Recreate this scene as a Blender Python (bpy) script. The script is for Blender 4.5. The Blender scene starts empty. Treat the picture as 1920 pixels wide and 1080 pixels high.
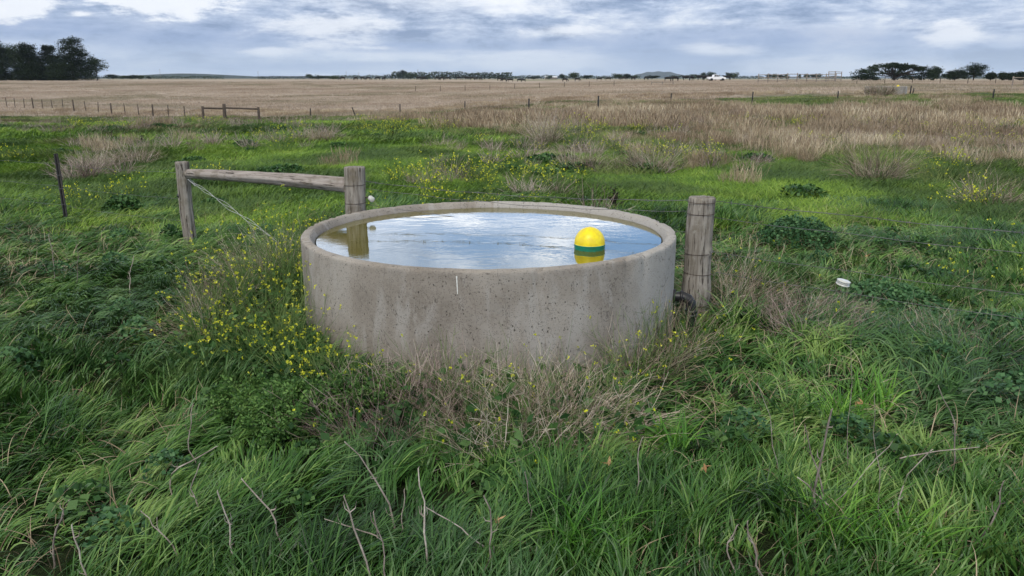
import bpy, math, random
import numpy as np
from mathutils import Vector, Matrix
R = math.radians
rng = np.random.default_rng(7)
random.seed(7)
SC = bpy.context.scene
COL = SC.collection

# ------------------------------------------------------------ camera
F = 1488.0; PITCH = R(14.8); CAMZ = 1.77
cd = bpy.data.cameras.new('camera'); cam = bpy.data.objects.new('camera', cd); COL.objects.link(cam)
cam.location = (0, 0, CAMZ); cam.rotation_euler = (R(90) - PITCH, 0, 0)
cd.sensor_width = 36; cd.lens = F / 1920 * 36; cd.clip_start = 0.05; cd.clip_end = 40000
SC.camera = cam
SC.view_settings.view_transform = 'Standard'; SC.view_settings.look = 'None'
SC.view_settings.exposure = 0.4; SC.view_settings.gamma = 1
SC.render.film_transparent = False

# ------------------------------------------------------------ node helpers
class NT:
    def __init__(s, tree): s.t = tree; s.n = tree.nodes; s.l = tree.links
    def new(s, typ, **kw):
        n = s.n.new(typ)
        for k, v in kw.items(): setattr(n, k, v)
        return n
    def put(s, sock, v):
        if isinstance(v, bpy.types.NodeSocket): s.l.new(v, sock)
        elif v is not None:
            if isinstance(v, (tuple, list)) and sock.type == 'RGBA' and len(v) == 3: v = (*v, 1)
            sock.default_value = v
    def m(s, op, a, b=None, c=None, clamp=False):
        n = s.new('ShaderNodeMath', operation=op, use_clamp=clamp)
        s.put(n.inputs[0], a)
        if b is not None: s.put(n.inputs[1], b)
        if c is not None: s.put(n.inputs[2], c)
        return n.outputs[0]
    def mix(s, f, a, b, blend='MIX'):
        n = s.new('ShaderNodeMix', data_type='RGBA', blend_type=blend)
        s.put(n.inputs[0], f); s.put(n.inputs[6], a); s.put(n.inputs[7], b)
        return n.outputs[2]
    def noise(s, vec, scale, detail=4, rough=.55, dist=0, out=0):
        n = s.new('ShaderNodeTexNoise')
        if vec is not None: s.put(n.inputs['Vector'], vec)
        n.inputs['Scale'].default_value = scale; n.inputs['Detail'].default_value = detail
        n.inputs['Roughness'].default_value = rough; n.inputs['Distortion'].default_value = dist
        return n.outputs[out]
    def ss(s, x, lo, hi, a=0, b=1):
        n = s.new('ShaderNodeMapRange', interpolation_type='SMOOTHSTEP')
        s.put(n.inputs[0], x)
        for i, v in enumerate((lo, hi, a, b)): s.put(n.inputs[i + 1], v)
        return n.outputs[0]
    def ramp(s, x, stops):
        n = s.new('ShaderNodeValToRGB'); s.put(n.inputs[0], x)
        e = n.color_ramp.elements
        while len(e) < len(stops): e.new(.5)
        for i, (p, c) in enumerate(stops): e[i].position = p; e[i].color = (*c, 1)
        return n.outputs[0]
    def vec(s, x, y, z):
        n = s.new('ShaderNodeCombineXYZ')
        s.put(n.inputs[0], x); s.put(n.inputs[1], y); s.put(n.inputs[2], z)
        return n.outputs[0]
    def sep(s, v):
        n = s.new('ShaderNodeSeparateXYZ'); s.put(n.inputs[0], v); return n.outputs
    def scale(s, v, k):
        n = s.new('ShaderNodeVectorMath', operation='MULTIPLY'); s.put(n.inputs[0], v); n.inputs[1].default_value = k
        return n.outputs[0]
    def bump(s, h, strength, dist):
        n = s.new('ShaderNodeBump'); n.inputs['Strength'].default_value = strength
        n.inputs['Distance'].default_value = dist; s.put(n.inputs['Height'], h); return n.outputs[0]

# ------------------------------------------------------------ world: Nishita sky with broken stratocumulus
W = bpy.data.worlds.new('World'); SC.world = W; W.use_nodes = True
w = NT(W.node_tree); w.n.clear()
SUN_EL, SUN_AZ = R(48), R(200)      # azimuth clockwise from +Y
sky = w.new('ShaderNodeTexSky', sky_type='NISHITA', sun_disc=False)
sky.sun_elevation = SUN_EL; sky.sun_rotation = SUN_AZ; sky.altitude = 100; sky.air_density = 1.0; sky.dust_density = .6; sky.ozone_density = 1.5
tc = w.new('ShaderNodeTexCoord').outputs['Generated']
dx, dy, dz = w.sep(tc)
el = w.m('MAXIMUM', dz, 0.0)
den = w.m('ADD', el, 0.055)
px_ = w.m('DIVIDE', dx, den); py_ = w.m('DIVIDE', dy, den)
pv = w.vec(px_, py_, 0.0)
nb = w.noise(pv, .33, 7, .55, .4)                      # cloud billows
nl = w.noise(pv, .12, 3, .5, .2)                       # large banks
nv = w.noise(w.scale(tc, (6.5, 6.5, 34)), 1.0, 10, .66, .35)     # layered streaks near horizon
nf = w.noise(w.scale(tc, (15, 15, 46)), 1.0, 9, .66, .2)
# tone of the cloud base
tone = w.m('ADD', w.m('MULTIPLY', nb, .30), w.m('ADD', w.m('MULTIPLY', nv, .52), w.m('MULTIPLY', nl, .20)))
tone = w.m('ADD', tone, w.m('MULTIPLY', w.m('SUBTRACT', nf, .5), .42))
u = w.m('DIVIDE', dx, w.m('MAXIMUM', dy, .05)); v = w.m('DIVIDE', dz, w.m('MAXIMUM', dy, .05))
def skypx(px, py):
    yc = (540 - py) / F; c, s_ = math.cos(PITCH), math.sin(PITCH)
    Y = c + yc * s_; Z = -s_ + yc * c
    return (px - 960) / F / Y, Z / Y
def blob(px, py, rx, ry, namp=.75, soft=.35):
    a, b = skypx(px, py)
    du = w.m('DIVIDE', w.m('SUBTRACT', u, a), rx / F); dv = w.m('DIVIDE', w.m('SUBTRACT', v, b), ry / F)
    d = w.m('SQRT', w.m('ADD', w.m('MULTIPLY', du, du), w.m('MULTIPLY', dv, dv)))
    d = w.m('ADD', w.m('ADD', d, w.m('MULTIPLY', w.m('SUBTRACT', nf, .5), -namp * 4.5)), w.m('MULTIPLY', w.m('SUBTRACT', nv, .5), -namp * 5.5))
    return w.ss(d, 1.0 + soft, 1.0 - soft)
bright = blob(300, 8, 105, 22)
for a in ((30, 12, 75, 20), (620, 50, 95, 24, .7, .6), (505, 97, 34, 6, .6, .8), (1785, 62, 55, 22, .6, .6), (150, 26, 22, 5, 1.0, .8),
          (1060, 58, 60, 10, .5, .7), (820, -40, 260, 50, .5, .9), (1350, 95, 60, 9, .4, .8), (1560, 128, 190, 14, .4, .7), (1000, 118, 130, 16, .4, .7)):
    bright = w.m('MAXIMUM', bright, w.m('MULTIPLY', blob(*a), 1.0 if a[1] < 40 and a[0] < 400 else .8))
dark = blob(1280, 110, 150, 22, .5, .6)
for a in ((1150, 88, 300, 16, .5, .8), (760, 88, 160, 8, .4, .6), (1500, 80, 330, 20, .5, .8), (80, 55, 180, 20, .5, .8), (360, 75, 230, 22, .5, .9), (620, 125, 260, 7, .3, .8)):
    dark = w.m('MAXIMUM', dark, w.m('MULTIPLY', blob(*a), .8))
CK = 10.0
ccol = w.ramp(tone, [(.42, (.19, .26, .41)), (.48, (.31, .39, .55)), (.53, (.45, .52, .66)), (.58, (.62, .67, .76)), (.65, (.84, .85, .87))])
ccol = w.mix(w.m('MULTIPLY', dark, .78), ccol, (.20, .29, .50))
ccol = w.mix(w.m('MULTIPLY', bright, .9), ccol, (.80, .82, .86))
hor = w.ss(el, .055, 0.0)
ccol = w.mix(w.m('MULTIPLY', hor, .55), ccol, (.54, .66, .82))
# breaks of blue above the low cloud deck (what the water mirrors)
gap = w.ss(w.noise(w.scale(tc, (4.6, 4.6, 32)), 1.0, 7, .55, .5), .46, .56)
gapm = w.m('MULTIPLY', w.m('MULTIPLY', gap, w.ss(el, .11, .16)), w.ss(el, .42, .28, .25, 1.0))
leftm = w.ss(u, -.45, .12, .25, 1.0)
gapm = w.m('MULTIPLY', gapm, leftm)
blue = w.mix(.75, w.scale(sky.outputs[0], (.9, .95, 1.05)), (.24 * CK, .60 * CK, 1.28 * CK))
cc = w.scale(ccol, (CK, CK, CK))
up = w.scale(cc, (3.1, 3.0, 2.85))
cc = w.mix(w.ss(el, .10, .17), cc, up)
cc = w.mix(w.ss(el, .27, .42), cc, w.mix(w.ss(nb, .4, .6), (4.6, 4.5, 4.3), (7.4, 7.1, 6.4)))
final = w.mix(gapm, cc, blue)
final = w.mix(.04, final, sky.outputs[0])
bg = w.new('ShaderNodeBackground'); w.put(bg.inputs[0], final); bg.inputs[1].default_value = .1
wo = w.new('ShaderNodeOutputWorld'); w.l.new(bg.outputs[0], wo.inputs[0])

sd = bpy.data.lights.new('sun', 'SUN'); sd.energy = 1.5; sd.angle = R(10); sd.color = (1, .95, .87)
so = bpy.data.objects.new('sun', sd); COL.objects.link(so)
so.rotation_euler = (R(90) - SUN_EL, 0, -SUN_AZ + math.pi)
so.rotation_euler = (Vector((-math.sin(SUN_AZ) * math.cos(SUN_EL), -math.cos(SUN_AZ) * math.cos(SUN_EL), -math.sin(SUN_EL)))).to_track_quat('-Z', 'Y').to_euler()

# ------------------------------------------------------------ maths helpers
def sstep(x, a, b):
    t = np.clip((x - a) / (b - a), 0, 1); return t * t * (3 - 2 * t)
_T = np.random.default_rng(99).random(65536)
def vnoise(x, y, seed=0):
    x = np.asarray(x, float); y = np.asarray(y, float)
    xi = np.floor(x).astype(np.int64); yi = np.floor(y).astype(np.int64)
    fx = x - xi; fy = y - yi; fx = fx * fx * (3 - 2 * fx); fy = fy * fy * (3 - 2 * fy)
    h = lambda a, b: _T[((a * 73856093) ^ (b * 19349663) ^ (seed * 83492791)) & 65535]
    return (h(xi, yi) * (1 - fx) + h(xi + 1, yi) * fx) * (1 - fy) + (h(xi, yi + 1) * (1 - fx) + h(xi + 1, yi + 1) * fx) * fy
def fbm(x, y, sc, seed=0, o=4):
    r = 0; a = 1; t = 0
    for i in range(o):
        r = r + a * vnoise(np.asarray(x) * sc * 2 ** i + 17.3 * i, np.asarray(y) * sc * 2 ** i - 9.1 * i, seed + i); t += a; a *= .5
    return r / t
def terrain(x, y):
    x = np.asarray(x, float); y = np.asarray(y, float)
    d = np.hypot(x, y)
    fr = sstep(y, 0, 5)
    L = sstep(-x, -8, 14) * sstep(y, 27, 52)
    z = -1.12 * L * (1 - sstep(y, 95, 230)) * fr
    z = z + L * sstep(y, 120, 340) * .95
    Rr = sstep(x, 2, 30) * sstep(y, 25, 62)
    z = z + .45 * Rr + .5 * sstep(x, 15, 60) * sstep(y, 70, 115)
    z = z * (1 - .6 * sstep(y, 400, 1500))
    z = z + (fbm(x, y, .35, 5, 3) - .5) * .16 * sstep(d, 7, 13) + (fbm(x, y, .08, 8, 2) - .5) * .34 * sstep(d, 15, 30) * (1 - .8 * sstep(d, 70, 200))
    z = z + (fbm(x, y, .9, 3, 2) - .5) * .17 * sstep(np.hypot(x + .17, y - 5.77), 1.3, 2.2)
    return z
def T(x, y): return float(terrain(x, y))
def depang(py): return PITCH - math.atan((540 - py) / F)
def ground(px, py):
    """point of the ground seen at a place of the photograph"""
    t = depang(py); yc = (540 - py) / F
    kx = (px - 960) / F / (math.cos(PITCH) + yc * math.sin(PITCH))
    Y = 1.0
    while Y < 3000:
        if CAMZ - Y * math.tan(t) <= T(kx * Y, Y): break
        Y *= 1.004
    return kx * Y, Y, T(kx * Y, Y)
def at(px, py, Y):
    yc = (540 - py) / F; c, s_ = math.cos(PITCH), math.sin(PITCH)
    d = Y / (c + yc * s_)
    return ((px - 960) / F * d, Y, CAMZ + d * (-s_ + yc * c))

# ------------------------------------------------------------ mesh helpers
def mesh_np(name, V, Q=None, T3=None, attrs=None, smooth=False, matidx=None):
    me = bpy.data.meshes.new(name)
    V = np.asarray(V, np.float32).reshape(-1, 3)
    me.vertices.add(len(V)); me.vertices.foreach_set('co', V.ravel())
    li = []; tot = []
    if Q is not None and len(Q): Q = np.asarray(Q, np.int32).reshape(-1, 4); li.append(Q.ravel()); tot.append(np.full(len(Q), 4))
    if T3 is not None and len(T3): T3 = np.asarray(T3, np.int32).reshape(-1, 3); li.append(T3.ravel()); tot.append(np.full(len(T3), 3))
    li = np.concatenate(li); tot = np.concatenate(tot)
    me.loops.add(len(li)); me.loops.foreach_set('vertex_index', li)
    me.polygons.add(len(tot)); st = np.concatenate(([0], np.cumsum(tot)[:-1])).astype(np.int32)
    me.polygons.foreach_set('loop_start', st)
    if smooth: me.polygons.foreach_set('use_smooth', np.ones(len(tot), bool))
    if matidx is not None: me.polygons.foreach_set('material_index', np.asarray(matidx, np.int32))
    for k, a in (attrs or {}).items():
        at_ = me.attributes.new(k, 'FLOAT', 'POINT'); at_.data.foreach_set('value', np.asarray(a, np.float32))
    me.update(calc_edges=True)
    return me
def join(parts):
    """parts: list of (V, Q, rnd)"""
    Vs, Qs, rs, o = [], [], [], 0
    for V, Q, r in parts:
        Vs.append(V); Qs.append(Q + o); rs.append(np.broadcast_to(r, (len(V),))); o += len(V)
    return np.concatenate(Vs), np.concatenate(Qs), np.concatenate(rs)
def blades(P, H, L, t0, bend, wd, rnd, seg=4, curl=0.0, prof=None):
    n = len(P); s = np.linspace(0, 1, seg + 1)
    th = t0[:, None] + bend[:, None] * s[None, :] ** 1.3
    hh = H[:, None] + curl * (s[None, :] ** 2) * (rng.random((n, 1)) - .5)
    st = (L / seg)[:, None]
    thm = (th[:, 1:] + th[:, :-1]) / 2; hm = (hh[:, 1:] + hh[:, :-1]) / 2
    d = np.stack([np.sin(thm) * np.cos(hm), np.sin(thm) * np.sin(hm), np.cos(thm)], -1) * st[..., None]
    C = np.concatenate([np.zeros((n, 1, 3)), np.cumsum(d, 1)], 1)
    C[..., 2] = np.maximum(C[..., 2], s[None, :] * .012)
    C += P[:, None, :]
    tw = (rng.random(n) - .5)[:, None] * 1.6 + s[None, :] * (rng.random(n) - .5)[:, None] * 1.2
    perp = np.stack([-np.sin(hh), np.cos(hh), np.zeros_like(hh)], -1)
    nrm = np.stack([np.cos(th) * np.cos(hh), np.cos(th) * np.sin(hh), -np.sin(th)], -1)
    side = np.cos(tw)[..., None] * perp + np.sin(tw)[..., None] * nrm
    if prof is None: prof = 1 - s ** 2.2 * .93; prof[0] = .75
    hw = (wd[:, None] * prof[None, :] / 2)[..., None]
    V = np.stack([C - side * hw, C + side * hw], 2).reshape(-1, 3)
    b = (np.arange(n) * (seg + 1) * 2)[:, None]; k = (np.arange(seg) * 2)[None, :]
    a = b + k
    Q = np.stack([a, a + 1, a + 3, a + 2], -1).reshape(-1, 4)
    return V, Q, np.repeat(rnd, (seg + 1) * 2)
def tubes(paths, radii, rnd, sides=3, cap=False):
    P = np.asarray(paths, float); n, S, _ = P.shape; radii = np.broadcast_to(np.asarray(radii, float), (n, S))
    t = np.gradient(P, axis=1); t /= np.linalg.norm(t, axis=2, keepdims=True) + 1e-9
    ref = np.where(np.abs(t[..., 2:3]) > .9, np.array([1., 0, 0]), np.array([0, 0, 1.]))
    a = np.cross(t, ref); a /= np.linalg.norm(a, axis=2, keepdims=True) + 1e-9
    b = np.cross(t, a)
    ang = np.arange(sides) * 2 * np.pi / sides
    V = P[:, :, None, :] + radii[:, :, None, None] * (np.cos(ang)[None, None, :, None] * a[:, :, None, :] + np.sin(ang)[None, None, :, None] * b[:, :, None, :])
    V = V.reshape(-1, 3)
    base = (np.arange(n) * S * sides)[:, None, None] + (np.arange(S - 1) * sides)[None, :, None]
    k = np.arange(sides)[None, None, :]; k2 = (k + 1) % sides
    Q = np.stack([base + k, base + k2, base + sides + k2, base + sides + k], -1).reshape(-1, 4)
    return V, Q, np.repeat(np.broadcast_to(rnd, (n,)), S * sides)
def quads(C, size, rnd, asp=.6, up=0.0):
    """leaf-like rhombi with random facing; up>0 makes them lie flatter"""
    n = len(C); a = rng.normal(size=(n, 3)); a[:, 2] *= (1 - up); a /= np.linalg.norm(a, axis=1, keepdims=True) + 1e-9
    r = rng.normal(size=(n, 3)); r[:, 2] *= (1 - up); b = np.cross(a, np.cross(a, r)) if up == 0 else r - a * np.sum(a * r, 1, keepdims=True)
    b /= np.linalg.norm(b, axis=1, keepdims=True) + 1e-9
    s = (np.broadcast_to(size, (n,)) / 2)[:, None]
    V = np.stack([C - a * s, C - b * s * asp, C + a * s, C + b * s * asp], 1).reshape(-1, 3)
    Q = np.arange(n * 4).reshape(n, 4)
    return V, Q, np.repeat(np.broadcast_to(rnd, (n,)), 4)
def link(o): COL.objects.link(o); return o
def obj(name, me, mat=None, parent=None, loc=None):
    o = bpy.data.objects.new(name, me)
    if mat is not None and len(me.materials) == 0: me.materials.append(mat)
    COL.objects.link(o)
    if parent is not None: o.parent = parent
    if loc is not None: o.location = loc
    return o
def tag(o, label=None, cat=None, group=None, kind=None):
    if label: o['label'] = label
    if cat: o['category'] = cat
    if group: o['group'] = group
    if kind: o['kind'] = kind
    return o
def thing(name, label, cat, loc=(0, 0, 0), rz=0, group=None):
    o = bpy.data.objects.new(name, None); COL.objects.link(o); o.location = loc; o.rotation_euler = (0, 0, rz); o.empty_display_size = .2
    return tag(o, label, cat, group)
def dup(root, loc, rz=None, sc=None, label=None):
    r = root.copy(); COL.objects.link(r); r.location = loc
    if rz is not None: r.rotation_euler = (0, 0, rz)
    if sc is not None: r.scale = (sc, sc, sc) if not isinstance(sc, tuple) else sc
    if label: r['label'] = label
    for ch in list(root.children):
        c = ch.copy(); COL.objects.link(c); c.parent = r
        for g in ch.children:
            d = g.copy(); COL.objects.link(d); d.parent = c
    return r
def npj(*parts, name='m', smooth=False, extra=None):
    V, Q, r = join(list(parts)); return mesh_np(name, V, Q, attrs={'rnd': r}, smooth=smooth)
def lathe(prof, n=64, z0=0):
    """closed ring of profile (r,z) points"""
    a = np.arange(n) * 2 * np.pi / n; m = len(prof); p = np.array(prof)
    V = np.stack([np.outer(np.cos(a), p[:, 0]), np.outer(np.sin(a), p[:, 0]), np.tile(p[:, 1] + z0, (n, 1))], -1).reshape(-1, 3)
    i = np.arange(n)[:, None]; j = np.arange(m - 1)[None, :]; i2 = (i + 1) % n
    Q = np.stack([i * m + j, i2 * m + j, i2 * m + j + 1, i * m + j + 1], -1).reshape(-1, 4)
    return V, Q, np.zeros(len(V))
def box(x0, x1, y0, y1, z0, z1):
    V = np.array([(x, y, z) for z in (z0, z1) for y in (y0, y1) for x in (x0, x1)], float)
    Q = np.array([(0, 2, 3, 1), (4, 5, 7, 6), (0, 1, 5, 4), (2, 6, 7, 3), (0, 4, 6, 2), (1, 3, 7, 5)])
    return V, Q, np.zeros(8)

# ------------------------------------------------------------ materials
def mat(name):
    m = bpy.data.materials.new(name); m.use_nodes = True; t = NT(m.node_tree); t.n.clear()
    o = t.new('ShaderNodeOutputMaterial'); p = t.new('ShaderNodeBsdfPrincipled')
    t.l.new(p.outputs[0], o.inputs[0]); return m, t, p, o
def foliage(name, stops, nscale=.5, trans=.28, rough=.55, spec=.25, rndw=.5, patch=None, pscale=.4, plo=.5, phi=.62, inst=.25):
    m, t, p, o = mat(name)
    pos = t.new('ShaderNodeNewGeometry').outputs['Position']
    rnd = t.new('ShaderNodeAttribute', attribute_name='rnd').outputs['Fac']
    oi = t.new('ShaderNodeObjectInfo').outputs['Random']
    n = t.noise(pos, nscale, 3, .6)
    f = t.m('ADD', t.m('MULTIPLY', rnd, rndw), t.m('ADD', t.m('MULTIPLY', t.m('SUBTRACT', n, .5), 1.6), .5 - rndw / 2))
    f = t.m('ADD', f, t.m('MULTIPLY', t.m('SUBTRACT', oi, .5), inst))
    c = t.ramp(f, stops)
    if patch:
        pn = t.ss(t.noise(pos, pscale, 4, .6, .5), plo, phi)
        c = t.mix(t.m('MULTIPLY', pn, patch[3]), c, patch[:3])
    t.put(p.inputs['Base Color'], c); p.inputs['Roughness'].default_value = rough
    p.inputs['Specular IOR Level'].default_value = spec
    if trans:
        tr = t.new('ShaderNodeBsdfTranslucent'); t.put(tr.inputs[0], c)
        mx = t.new('ShaderNodeMixShader'); mx.inputs[0].default_value = trans
        t.l.new(p.outputs[0], mx.inputs[1]); t.l.new(tr.outputs[0], mx.inputs[2]); t.l.new(mx.outputs[0], o.inputs[0])
    return m
def plain(name, col, rough=.6, spec=.3, var=.0, scale=20, metal=0, bump=0, col2=None):
    m, t, p, o = mat(name)
    c = col
    if var or col2:
        pos = t.new('ShaderNodeTexCoord').outputs['Object']
        n = t.noise(pos, scale, 5, .6)
        c2 = col2 or tuple(x * (1 - var) for x in col)
        c = t.mix(t.ss(n, .35, .65), col, c2)
        if bump: t.put(p.inputs['Normal'], t.bump(n, bump, .01))
    t.put(p.inputs['Base Color'], c); p.inputs['Roughness'].default_value = rough
    p.inputs['Specular IOR Level'].default_value = spec; p.inputs['Metallic'].default_value = metal
    return m
M = {}
M['grass'] = foliage('grass', [(.15, (.012, .038, .009)), (.38, (.034, .105, .018)), (.64, (.078, .182, .032)), (.98, (.25, .37, .10))], .8, trans=.16, patch=(.070, .145, .065, .45), pscale=.55, plo=.5, phi=.6, rndw=.75, spec=.32, rough=.42)
M['lawn'] = foliage('lawn_grass', [(.15, (.040, .095, .014)), (.42, (.105, .205, .024)), (.70, (.205, .335, .040)), (.98, (.36, .46, .10))], .35, patch=(.055, .100, .032, .7), pscale=.22, plo=.48, phi=.58, rndw=.5, trans=.2, spec=.3)
M['bright'] = foliage('bright_grass', [(.1, (.05, .15, .02)), (.5, (.10, .27, .03)), (.95, (.22, .42, .06))], .8, rndw=.8, spec=.35, rough=.4)
M['dry'] = foliage('dry_grass', [(.1, (.16, .115, .075)), (.4, (.34, .26, .175)), (.7, (.50, .41, .28)), (.98, (.68, .60, .44))], .15, trans=.2, patch=(.22, .165, .11, .6), pscale=.12, rndw=.6, spec=.15, rough=.7)
M['dryfar'] = foliage('paddock_grass', [(.1, (.32, .25, .19)), (.5, (.43, .35, .27)), (.95, (.56, .48, .39))], .05, trans=.2, patch=(.20, .19, .115, .6), pscale=.03, plo=.50, phi=.60, rndw=.5, spec=.1, rough=.8)
M['twig'] = foliage('dry_stems', [(.05, (.08, .06, .045)), (.4, (.28, .22, .16)), (.7, (.47, .39, .30)), (.98, (.68, .60, .50))], 1.5, trans=0, rndw=.8, spec=.2, rough=.7)
M['twigp'] = foliage('purple_stems', [(.05, (.09, .06, .055)), (.5, (.32, .24, .205)), (.98, (.60, .50, .44))], 1.5, trans=0, rndw=.8, spec=.2, rough=.7)
M['stemg'] = foliage('mustard_stems', [(.05, (.05, .10, .025)), (.5, (.11, .20, .05)), (.98, (.24, .31, .11))], 1.5, trans=.1, rndw=.8)
M['leafd'] = foliage('broad_leaves', [(.1, (.018, .055, .014)), (.5, (.042, .11, .028)), (.95, (.10, .19, .055))], 1.2, trans=.2, rndw=.9, spec=.22, rough=.5)
M['herb'] = foliage('herb_leaves', [(.1, (.035, .09, .02)), (.5, (.075, .17, .035)), (.95, (.16, .28, .07))], 2.0, trans=.25, rndw=.9, spec=.3)
M['clover'] = foliage('clover_leaves', [(.1, (.025, .075, .028)), (.5, (.048, .13, .048)), (.95, (.11, .22, .085))], 1.2, trans=.2, rndw=.9, spec=.25)
M['flower'] = foliage('yellow_flowers', [(.1, (.42, .48, .03)), (.6, (.68, .70, .04)), (.95, (.80, .78, .10))], 3, trans=.3, rndw=.9, spec=.2)
M['stalkd'] = foliage('dark_stalk', [(.05, (.10, .085, .075)), (.5, (.26, .22, .19)), (.98, (.45, .40, .35))], 18, trans=0, rndw=.35, spec=.2, rough=.75)
M['deadleaf'] = foliage('dead_leaf', [(.1, (.35, .18, .08)), (.9, (.55, .36, .18))], 2, trans=.2, rndw=.9)
M['stalk'] = foliage('grey_stalk', [(.05, (.14, .115, .095)), (.5, (.33, .28, .24)), (.98, (.62, .56, .48))], 18, trans=0, rndw=.35, spec=.2, rough=.75)
M['cypress'] = foliage('cypress_foliage', [(.1, (.006, .012, .006)), (.5, (.012, .024, .010)), (.95, (.028, .046, .020))], .12, trans=.1, rndw=.9, spec=.1, rough=.8)
M['gum'] = foliage('gum_foliage', [(.1, (.018, .032, .014)), (.5, (.036, .058, .024)), (.95, (.07, .095, .042))], .12, trans=.15, rndw=.9, spec=.1, rough=.8)
M['bark'] = plain('tree_bark', (.07, .055, .045), .9, .1, .4, 3)
M['black'] = plain('black_plastic', (.012, .012, .013), .45, .5)
M['steelblack'] = plain('black_steel_post', (.018, .017, .017), .6, .4, .4, 30)
M['wire'] = plain('galvanised_wire', (.22, .22, .23), .45, .5, .5, 9, metal=.8)
M['wirew'] = plain('white_wire', (.55, .56, .57), .5, .4, .3, 9)
M['rust'] = plain('rusty_wire', (.09, .06, .05), .7, .3, .4, 30, metal=.4)
M['porcelain'] = plain('white_porcelain', (.62, .62, .57), .25, .6, .25, 40)
M['cowhide'] = plain('black_hide', (.010, .009, .009), .6, .3, .3, 3)
M['white_paint'] = plain('white_car_paint', (.80, .80, .80), .25, .6)
M['glass'] = plain('dark_car_glass', (.02, .025, .03), .08, .7)
M['rubber'] = plain('tyre_rubber', (.015, .015, .015), .8, .3)
M['yellow'] = plain('yellow_float_plastic', (.84, .70, .010), .42, .4, 0, 22, col2=(.72, .56, .02))
M['green'] = plain('green_float_plastic', (.004, .22, .15), .45, .4, 0, 30, col2=(.02, .16, .09))
M['lime'] = plain('white_lime', (.72, .72, .68), .9, .1)

def wood(name, base=(.185, .162, .135), dark=(.065, .050, .038), light=(.31, .285, .25), axis='Z'):
    m, t, p, o = mat(name)
    oc = t.new('ShaderNodeTexCoord').outputs['Object']
    k = {'Z': (15, 15, 1.0), 'X': (1.0, 15, 15)}[axis]
    g = t.noise(t.scale(oc, k), 1.6, 9, .72, 1.2)
    g2 = t.noise(t.scale(oc, tuple(x * 2.4 for x in k)), 1.6, 4, .7)
    b = t.noise(oc, 5, 5, .65)
    c = t.ramp(g, [(.30, dark), (.42, base), (.60, light), (.8, base)])
    c = t.mix(t.ss(g2, .55, .64, 0, .9), c, (.045, .035, .028))
    c = t.mix(t.ss(b, .5, .68, 0, .65), c, (.15, .125, .085))
    c = t.mix(t.ss(t.noise(oc, 14, 6, .7), .58, .68, 0, .35), c, (.40, .40, .35))
    t.put(p.inputs['Base Color'], c); p.inputs['Roughness'].default_value = .85; p.inputs['Specular IOR Level'].default_value = .2
    h = t.m('SUBTRACT', g, t.m('MULTIPLY', t.ss(g2, .58, .7), .8))
    t.put(p.inputs['Normal'], t.bump(h, .9, .006)); return m
M['wood'] = wood('weathered_post_wood'); M['woodr'] = wood('weathered_rail_wood', (.26, .225, .20), (.10, .078, .064), (.38, .34, .31), 'X')
M['woodfar'] = plain('far_post_wood', (.10, .08, .065), .85, .2, .4, 6)
M['woodpale'] = plain('grey_rail_wood', (.30, .26, .22), .85, .2, .4, 6)

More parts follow.
